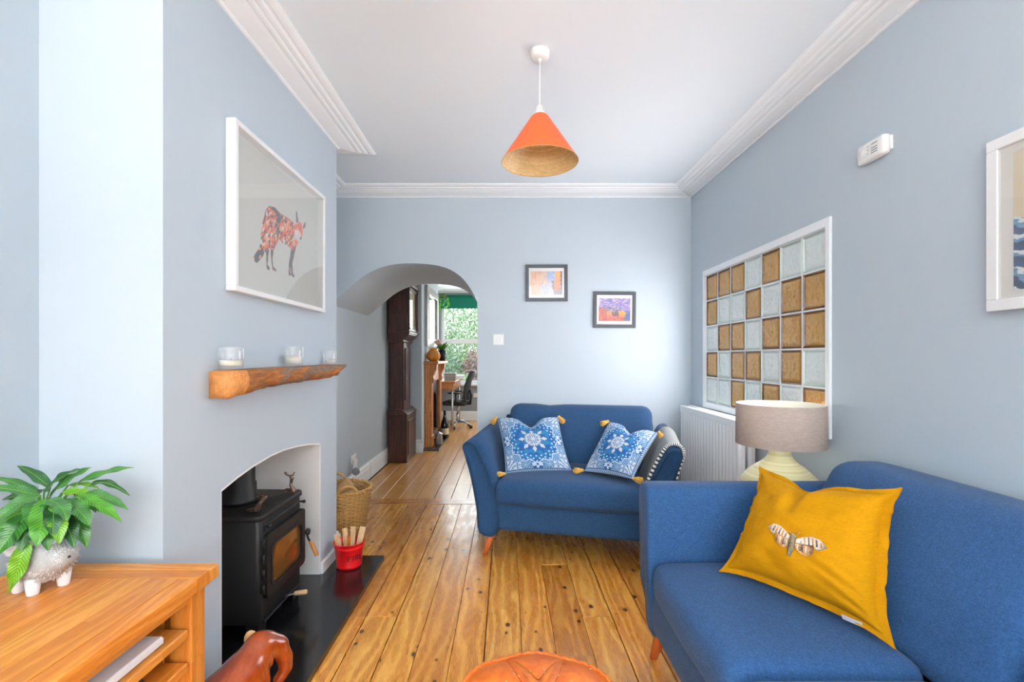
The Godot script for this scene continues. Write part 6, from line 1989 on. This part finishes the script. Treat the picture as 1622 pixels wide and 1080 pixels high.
func build_dining_room():
	# socket and plug-in on the passage wall
	var t = thing("wall_socket", "white double plug socket low on the wall inside the arch", "socket", Vector3(XL, 0.325, -4.72))
	var st := S(true)
	bx(st, Vector3(0.005, 0, 0), Vector3(0.012, 0.088, 0.148), 0.003)
	part(t, "plate", st, M.plastic)
	st = S(true)
	bx(st, Vector3(0.012, 0.02, -0.04), Vector3(0.005, 0.02, 0.012), 0.001)
	part(t, "switch_rocker", st, M.gloss_white)
	t = thing("plug_in_freshener", "white and grey plug-in freshener hanging from the wall socket", "air freshener", Vector3(XL + 0.018, 0.30, -4.70))
	st = S()
	soft(st, Vector3(0.022, -0.025, 0.03), Vector3(0.045, 0.13, 0.055), 0.018, Vector3i(6, 8, 6))
	part(t, "holder", st, M.gloss_white)
	st = S()
	lathe(st, [Vector2(0, 0), Vector2(0.034, 0), Vector2(0.038, 0.006), Vector2(0.036, 0.022), Vector2(0.02, 0.03), Vector2(0, 0.03)], 20, Transform3D(Basis(Vector3.RIGHT, PI / 2), Vector3(0.040, -0.075, 0.055)))
	part(t, "cartridge", st, mat(rgb(150, 154, 158), 0.4))
	# fireplace of the dining room
	t = thing("pine_fireplace", "honey pine fire surround with shelf and cast iron insert beyond the clock", "fireplace", Vector3(-1.12, 0, -7.4))
	for d in [[6.88, 7.05], [7.76, 7.93]]:
		wpart(t, "pilaster", box(Vector3(-1.19, 0.03, -d[1]), Vector3(-1.085, 1.24, -d[0]), 0.006, 1, Vector2(d[0], 0.3)), M.honey)
		st = S(true)
		prism(st, PackedVector2Array([Vector2(-1.086, 0.96), Vector2(-1.070, 0.97), Vector2(-1.060, 1.02), Vector2(-1.068, 1.07), Vector2(-1.050, 1.12), Vector2(-1.022, 1.17), Vector2(-1.015, 1.24), Vector2(-1.086, 1.24)]), Vector3(0, 0, -d[1] + 0.03), Vector3.RIGHT, Vector3.UP, Vector3(0, 0, 0.11))
		wpart(t, "corbel", st, M.honey)
		wpart(t, "pilaster_block", box(Vector3(-1.19, 0.03, -d[1] - 0.012), Vector3(-1.075, 0.20, -d[0] + 0.012), 0.006, 1, Vector2(d[0], 0.8)), M.honey)
	wpart(t, "frieze", box(Vector3(-1.19, 0.98, -7.76), Vector3(-1.10, 1.24, -7.05), 0.004, 2), M.honey)
	wpart(t, "mantel_shelf", box(Vector3(-1.19, 1.24, -7.99), Vector3(-0.985, 1.285, -6.82), 0.008, 2, Vector2(0.4, 0.2)), M.honey)
	st = S(true)
	var arch := PackedVector2Array([Vector2(7.05, 0.03), Vector2(7.05, 0.98), Vector2(7.76, 0.98), Vector2(7.76, 0.03), Vector2(7.62, 0.03)])
	for i in 9:
		var a := PI * i / 8
		arch.append(Vector2(7.405 + 0.215 * cos(a), 0.58 + 0.22 * sin(a)))
	arch.append(Vector2(7.19, 0.03))
	prism(st, arch, Vector3(-1.155, 0, 0), Vector3(0, 0, -1), Vector3.UP, Vector3(0.03, 0, 0))
	wpart(t, "iron_insert", st, mat(rgb(40, 40, 42), 0.3, {"metallic": 0.4}))
	wpart(t, "fire_back", box(Vector3(-1.188, 0.03, -7.70), Vector3(-1.176, 0.85, -7.10)), M.iron_dark)
	st = S(true)
	for z in range(5): cb(st, Vector3(-1.175, 0.10, -7.57 + z * 0.08), Vector3(-1.10, 0.22, -7.555 + z * 0.08), 0.003)
	cb(st, Vector3(-1.12, 0.09, -7.60), Vector3(-1.105, 0.115, -7.21), 0.003)
	wpart(t, "grate", st, M.steel)
	solo("dining_hearth", box(Vector3(-1.19, -0.01, -8.03), Vector3(-0.965, 0.03, -6.78), 0.004), mat(rgb(54, 56, 60), 0.25), "dark slate hearth slab of the dining room fireplace", "hearth")
	# mirror
	t = thing("wall_mirror", "silver framed wall mirror above the pine fireplace", "mirror", Vector3(-1.19, 1.50, -7.44))
	var fr := S(true)
	frame_ring(fr, rrect(-7.99, 1.50, -6.89, 2.40, 0.004, 1), rrect(-7.87, 1.62, -7.01, 2.28, 0.004, 1), -1.19, -1.145)
	wpart(t, "frame", fr, M.silver)
	fr = S(true)
	frame_ring(fr, rrect(-7.885, 1.605, -6.995, 2.295, 0.004, 1), rrect(-7.865, 1.625, -7.015, 2.275, 0.004, 1), -1.15, -1.138)
	wpart(t, "inner_bead", fr, M.gloss_white)
	wpart(t, "mirror_glass", box(Vector3(-1.188, 1.61, -7.88), Vector3(-1.166, 2.29, -7.0)), M.mirror)
	# on the mantel
	t = thing("amber_vase", "round ribbed amber glass vase on the pine mantel shelf", "vase", Vector3(-1.082, 1.285, -7.02))
	st = S()
	var nn := 40
	var prof := smooth_line([Vector2(0.045, 0.0), Vector2(0.085, 0.03), Vector2(0.098, 0.075), Vector2(0.085, 0.125), Vector2(0.058, 0.16), Vector2(0.052, 0.175), Vector2(0.062, 0.19)], 4, false)
	var rings := []
	for p in prof:
		var ring := []
		for q in nn: ring.append(Vector3(cos(TAU * q / nn), 0, -sin(TAU * q / nn)) * (p.x * (1.0 + (0.05 if q % 4 < 2 else 0.0))) + Vector3(0, p.y, 0))
		rings.append(ring)
	loft(st, rings, false)
	lathe(st, [Vector2(0, 0.0), Vector2(0.045, 0.0)], 20)
	part(t, "bowl", st, mat(rgb(206, 130, 14), 0.12, {"metallic_specular": 0.8, "backlight_enabled": true, "backlight": Color(0.5, 0.3, 0.02)}))
	st = S()
	var wire := []
	for i in 13: wire.append(Vector3(0, 0.165 - 0.05 * sin(PI * i / 12.0), 0) + Vector3(0.062 * cos(PI * i / 12.0), 0, 0.07 * sin(PI * i / 12.0)))
	tube(st, wire, 0.003, 6)
	part(t, "wire_handle", st, M.steel)
	t = thing("pink_rose", "single pale pink rose standing in the amber vase", "flower", Vector3(-1.07, 1.30, -7.04))
	st = S()
	tube(st, [Vector3(0, 0.0, 0), Vector3(0.02, 0.13, -0.02), Vector3(0.055, 0.235, -0.03)], 0.004, 6)
	part(t, "stem", st, mat(rgb(70, 110, 50), 0.6))
	for ringn in [[5, 0.022, 0.9], [6, 0.040, 0.45], [7, 0.056, 0.05]]:
		for q in ringn[0]:
			st = S()
			var a: float = TAU * q / ringn[0] + ringn[1] * 20.0
			ball(st, Vector3(0.055 + cos(a) * ringn[1] * 0.7, 0.262 + ringn[2] * 0.02, -0.025 + sin(a) * ringn[1] * 0.7), Vector3(0.012, 0.032, 0.028), 8, Basis(Vector3.UP, -a) * Basis(Vector3.BACK, -0.7 + ringn[2] * 0.7))
			part(t, "petal", st, mat(rgb(232, 190, 186), 0.7))
	leafy("mantel_plant", "dark pot with spiky green leaves at the far end of the pine mantel", Vector3(-1.03, 1.285, -7.62), 0.062, 0.17, 16, 0.21, rgb(60, 110, 44), M.black, false)
	# champagne bottle and jar by the hearth
	t = thing("champagne_bottle", "dark green foil-topped bottle standing on the dining room hearth", "bottle", Vector3(-1.005, 0.03, -7.72))
	st = S()
	lathe(st, [Vector2(0, 0), Vector2(0.060, 0), Vector2(0.064, 0.008), Vector2(0.064, 0.20), Vector2(0.055, 0.26), Vector2(0.028, 0.33), Vector2(0.020, 0.38), Vector2(0.020, 0.41)], 24)
	part(t, "bottle_glass", st, mat(rgb(18, 30, 16), 0.08))
	st = S()
	lathe(st, [Vector2(0.0212, 0.34), Vector2(0.0212, 0.42), Vector2(0.024, 0.425), Vector2(0.022, 0.445), Vector2(0, 0.45)], 18)
	part(t, "foil", st, mat(rgb(40, 44, 40), 0.3, {"metallic": 0.7}))
	st = S()
	lathe(st, [Vector2(0.0646, 0.06), Vector2(0.0648, 0.061), Vector2(0.0648, 0.159), Vector2(0.0646, 0.16)], 24)
	part(t, "label", st, mat(rgb(226, 216, 186), 0.6))
	t = thing("hearth_jar", "lidded glass storage jar on the hearth in front of the bottle", "jar", Vector3(-1.02, 0.03, -7.16))
	st = S()
	lathe(st, [Vector2(0, 0), Vector2(0.050, 0), Vector2(0.056, 0.006), Vector2(0.056, 0.12), Vector2(0.046, 0.14), Vector2(0.046, 0.146)], 24)
	part(t, "jar_body", st, mat(rgb(150, 142, 130), 0.1))
	st = S()
	lathe(st, [Vector2(0.050, 0.144), Vector2(0.058, 0.148), Vector2(0.058, 0.164), Vector2(0.03, 0.172), Vector2(0.014, 0.186), Vector2(0, 0.19)], 24)
	part(t, "lid", st, M.steel)
	# hanging plant in the window
	t = thing("hanging_plant", "trailing bright green plant hanging at the left of the garden window", "plant", Vector3(-1.30, 2.12, -9.75))
	st = S()
	lathe(st, [Vector2(0, 0.43), Vector2(0.05, 0.43), Vector2(0.065, 0.52), Vector2(0.06, 0.52), Vector2(0.05, 0.50), Vector2(0, 0.50)], 18)
	part(t, "pot", st, mat(rgb(70, 96, 50), 0.6))
	st = S()
	for k in 3: tube(st, [Vector3(cos(k * 2.1) * 0.06, 0.52, sin(k * 2.1) * 0.06), Vector3(0, CH - 2.12, 0)], 0.0015, 5)
	part(t, "cord", st, M.plastic)
	var r := RandomNumberGenerator.new()
	r.seed = 4
	var lm := [mat(rgb(84, 150, 40), 0.5, {"backlight_enabled": true, "backlight": Color(0.3, 0.5, 0.1)}), mat(rgb(110, 176, 56), 0.5, {"backlight_enabled": true, "backlight": Color(0.3, 0.5, 0.1)})]
	for k in 9:
		var a := r.randf() * TAU
		var d := Vector3(cos(a), 0, sin(a))
		var len := r.randf_range(0.2, 0.5)
		st = S()
		var line := [Vector3(0, 0.51, 0) + d * 0.03, Vector3(0, 0.54, 0) + d * 0.075, Vector3(0, 0.45, 0) + d * 0.095, Vector3(0, 0.50 - len, 0) + d * 0.10]
		tube(st, line, 0.002, 5)
		part(t, "trailing_stem", st, lm[0])
		for q in int(len * 24):
			st = S()
			var p: Vector3 = line[2].lerp(line[3], q / (len * 24.0))
			leaf_at(st, p, Vector3(r.randfn(), -0.6, r.randfn()).normalized(), 0.06, 0.018)
			part(t, "leaf", st, lm[q % 2])
	# desk
	t = thing("pine_desk", "pine writing desk under the dining room window", "desk", Vector3(-1.22, 0, -9.2))
	wpart(t, "desk_top", box(Vector3(-1.50, 0.875, -9.95), Vector3(-0.925, 0.905, -8.58), 0.006, 2), M.honey)
	wpart(t, "apron", box(Vector3(-1.47, 0.745, -9.90), Vector3(-0.955, 0.875, -8.60), 0.004, 0), M.honey)
	st = S(true)
	cb(st, Vector3(-1.42, 0.765, -8.602), Vector3(-1.0, 0.858, -8.592), 0.003, 0)
	var dw := wpart(t, "drawer", st, M.honey)
	st = S()
	ball(st, Vector3(-1.21, 0.812, -8.585), Vector3(0.014, 0.014, 0.012), 10)
	wpart(dw, "knob", st, M.steel)
	for c in [[-1.44, 8.63], [-0.985, 8.63], [-1.44, 9.86], [-0.985, 9.86]]:
		st = S()
		tube(st, [Vector3(c[0], 0, -c[1]), Vector3(c[0], 0.75, -c[1])], 0.018, 10)
		wpart(t, "leg", st, M.steel)
	t = thing("storage_box", "flat grey box standing on the pine desk", "box", Vector3(-1.05, 0.905, -8.95))
	wpart(t, "case", box(Vector3(-1.17, 0.905, -9.10), Vector3(-0.955, 1.02, -8.90), 0.005), mat(rgb(150, 146, 138), 0.6))
	wpart(t, "lid", box(Vector3(-1.174, 1.02, -9.104), Vector3(-0.951, 1.045, -8.896), 0.004), mat(rgb(160, 156, 148), 0.6))
	for k in 3:
		t = thing("paper_pad", ["white paper pad at the bottom of the stack by the desk window", "white paper pad in the middle of the stack by the desk window", "white paper pad on top of the stack by the desk window"][k], "paper", Vector3(-1.0, 0.905 + k * 0.026, -9.6), 0.1 * k, "paper pads on the desk")
		part(t, "sheets", box(Vector3(-0.15, 0, -0.11), Vector3(0.15, 0.022, 0.11), 0.002), M.paper)
		part(t, "cover", box(Vector3(-0.15, 0.022, -0.11), Vector3(0.15, 0.025, 0.11)), M.gloss_white)
	# office chair, facing the desk
	var cc := Vector3(-0.93, 0, -9.05)
	t = thing("office_chair", "black mesh office chair on chrome castor base at the desk", "chair", cc, deg_to_rad(-8))
	st = S()
	soft(st, Vector3(-0.02, 0.475, 0), Vector3(0.46, 0.085, 0.46), 0.035, Vector3i(8, 5, 8))
	part(t, "seat", st, M.black)
	st = S()
	var back := func(u: float, v: float) -> Vector3:
		var y := lerpf(0.52, 1.08, v)
		return Vector3(0.19 + 0.10 * v + 0.05 * sin(v * PI) * -1.0 - 0.05 * (1.0 - pow(u * 2.0 - 1.0, 2.0)) * -1.0 * 0.6, y, (u - 0.5) * 0.44 * (1.0 - 0.25 * pow(v, 3)))
	surf(st, 10, 12, back)
	surf(st, 10, 12, func(u: float, v: float): return back.call(1.0 - u, v) + Vector3(0.012, 0, 0))
	var bk := part(t, "backrest", st, M.black)
	st = S()
	var rim := []
	for i in 41:
		var f := i / 40.0 * 4.0
		var k := int(f) % 4
		var g := f - int(f)
		rim.append(back.call([g, 1.0, 1.0 - g, 0.0][k], [0.0, g, 1.0, 1.0 - g][k]) + Vector3(0.006, 0, 0))
	tube(st, rim, 0.016, 8, false)
	part(bk, "back_frame", st, M.black)
	st = S()
	tube(st, [Vector3(0.12, 0.44, 0), Vector3(0.25, 0.46, 0), Vector3(0.265, 0.62, 0), Vector3(0.24, 0.72, 0)], 0.022, 8)
	part(t, "back_bracket", st, M.black)
	for sg in [-1.0, 1.0]:
		st = S()
		tube(st, [Vector3(0.02, 0.45, sg * 0.24), Vector3(0.03, 0.56, sg * 0.27), Vector3(0.03, 0.66, sg * 0.27)], 0.016, 8)
		soft(st, Vector3(0.0, 0.675, sg * 0.27), Vector3(0.24, 0.03, 0.08), 0.014, Vector3i(5, 3, 4))
		part(t, "armrest", st, M.black)
	st = S()
	tube(st, [Vector3(0, 0.10, 0), Vector3(0, 0.28, 0)], 0.026, 12)
	tube(st, [Vector3(0, 0.26, 0), Vector3(0, 0.44, 0)], 0.016, 12)
	part(t, "column", st, M.steel)
	for k in 5:
		var a := TAU * k / 5 + 0.3
		var d := Vector3(cos(a), 0, sin(a))
		st = S()
		tube(st, [Vector3(0, 0.125, 0), d * 0.16 + Vector3(0, 0.115, 0), d * 0.29 + Vector3(0, 0.072, 0)], [0.026, 0.020, 0.014], 8)
		var ft := part(t, "base_leg", st, M.steel)
		st = S()
		var sd := d.cross(Vector3.UP)
		for q in [-1.0, 1.0]: lathe(st, [Vector2(0, -0.008), Vector2(0.024, -0.008), Vector2(0.028, -0.004), Vector2(0.028, 0.004), Vector2(0.024, 0.008), Vector2(0, 0.008)], 14, Transform3D(Basis(d, sd, d.cross(sd)).orthonormalized(), d * 0.29 + Vector3(0, 0.028, 0) + sd * 0.014 * q))
		part(ft, "castor", st, M.black)
	t = thing("chair_cushion", "grey checked cushion propped against the office chair back", "cushion", cc + Vector3(0.10, 0.53, 0.02))
	var plaid := paint(64, 64, func(x: int, y: int): return rgb(190, 190, 186).lerp(rgb(110, 110, 112), (0.45 if x % 16 < 5 else 0.0) + (0.45 if y % 16 < 5 else 0.0)))
	st = S()
	var c := [Vector3(0.06, 0.33, -0.18), Vector3(0.06, 0.33, 0.18), Vector3(0.0, 0.0, 0.18), Vector3(0.0, 0.0, -0.18)]
	pillow(st, c, Vector3(1, 0.1, 0).normalized(), 0.05, 0.05, Vector3.ZERO, -1.0, 14)
	pillow(st, c, Vector3(1, 0.1, 0).normalized(), 0.04, 0.05, Vector3.ZERO, 1.0, 14)
	part(t, "cover", st, mat(Color.WHITE, 0.9, {"albedo_texture": plaid}))
	t = thing("far_socket", "white double socket on the grey wall under the garden window", "socket", Vector3(-0.63, 0.53, ZF))
	st = S(true)
	bx(st, Vector3(0, 0, 0.005), Vector3(0.15, 0.09, 0.012), 0.003)
	part(t, "plate", st, M.plastic)
	st = S(true)
	for x in [-0.04, 0.04]: bx(st, Vector3(x, 0.022, 0.012), Vector3(0.012, 0.02, 0.005), 0.001)
	part(t, "switch_rocker", st, M.gloss_white)

func leaf_at(st, p: Vector3, d: Vector3, l: float, w: float):
	var sd := d.cross(Vector3.UP)
	if sd.length() < 0.1: sd = Vector3.RIGHT
	sd = sd.normalized()
	var up := sd.cross(d).normalized()
	surf(st, 5, 2, func(u: float, v: float):
		var half := w * sin(PI * pow(u, 0.7)) + 0.0003
		return p + d * (l * u) + sd * ((v * 2.0 - 1.0) * half) + up * (absf(v * 2.0 - 1.0) * half * 0.35 - l * 0.35 * u * u))

func leafy(called: String, label: String, at: Vector3, r: float, h: float, n: int, l: float, c: Color, pot, _hang: bool):
	var t = thing(called, label, "plant", at)
	var st := S()
	lathe(st, [Vector2(0, 0), Vector2(r * 0.8, 0), Vector2(r, h), Vector2(r * 0.9, h), Vector2(r * 0.86, h * 0.9), Vector2(0, h * 0.9)], 24)
	part(t, "pot", st, pot)
	var rr := RandomNumberGenerator.new()
	rr.seed = 6
	var m := mat(c, 0.4, {"backlight_enabled": true, "backlight": Color(0.2, 0.4, 0.1)})
	for k in n:
		var a := k * 2.4
		st = S()
		leaf_at(st, Vector3(cos(a) * r * 0.3, h * 0.9, sin(a) * r * 0.3), Vector3(cos(a) * 0.5, rr.randf_range(0.5, 1.3), sin(a) * 0.5).normalized(), l * rr.randf_range(0.7, 1.1), 0.026)
		part(t, "leaf", st, m)
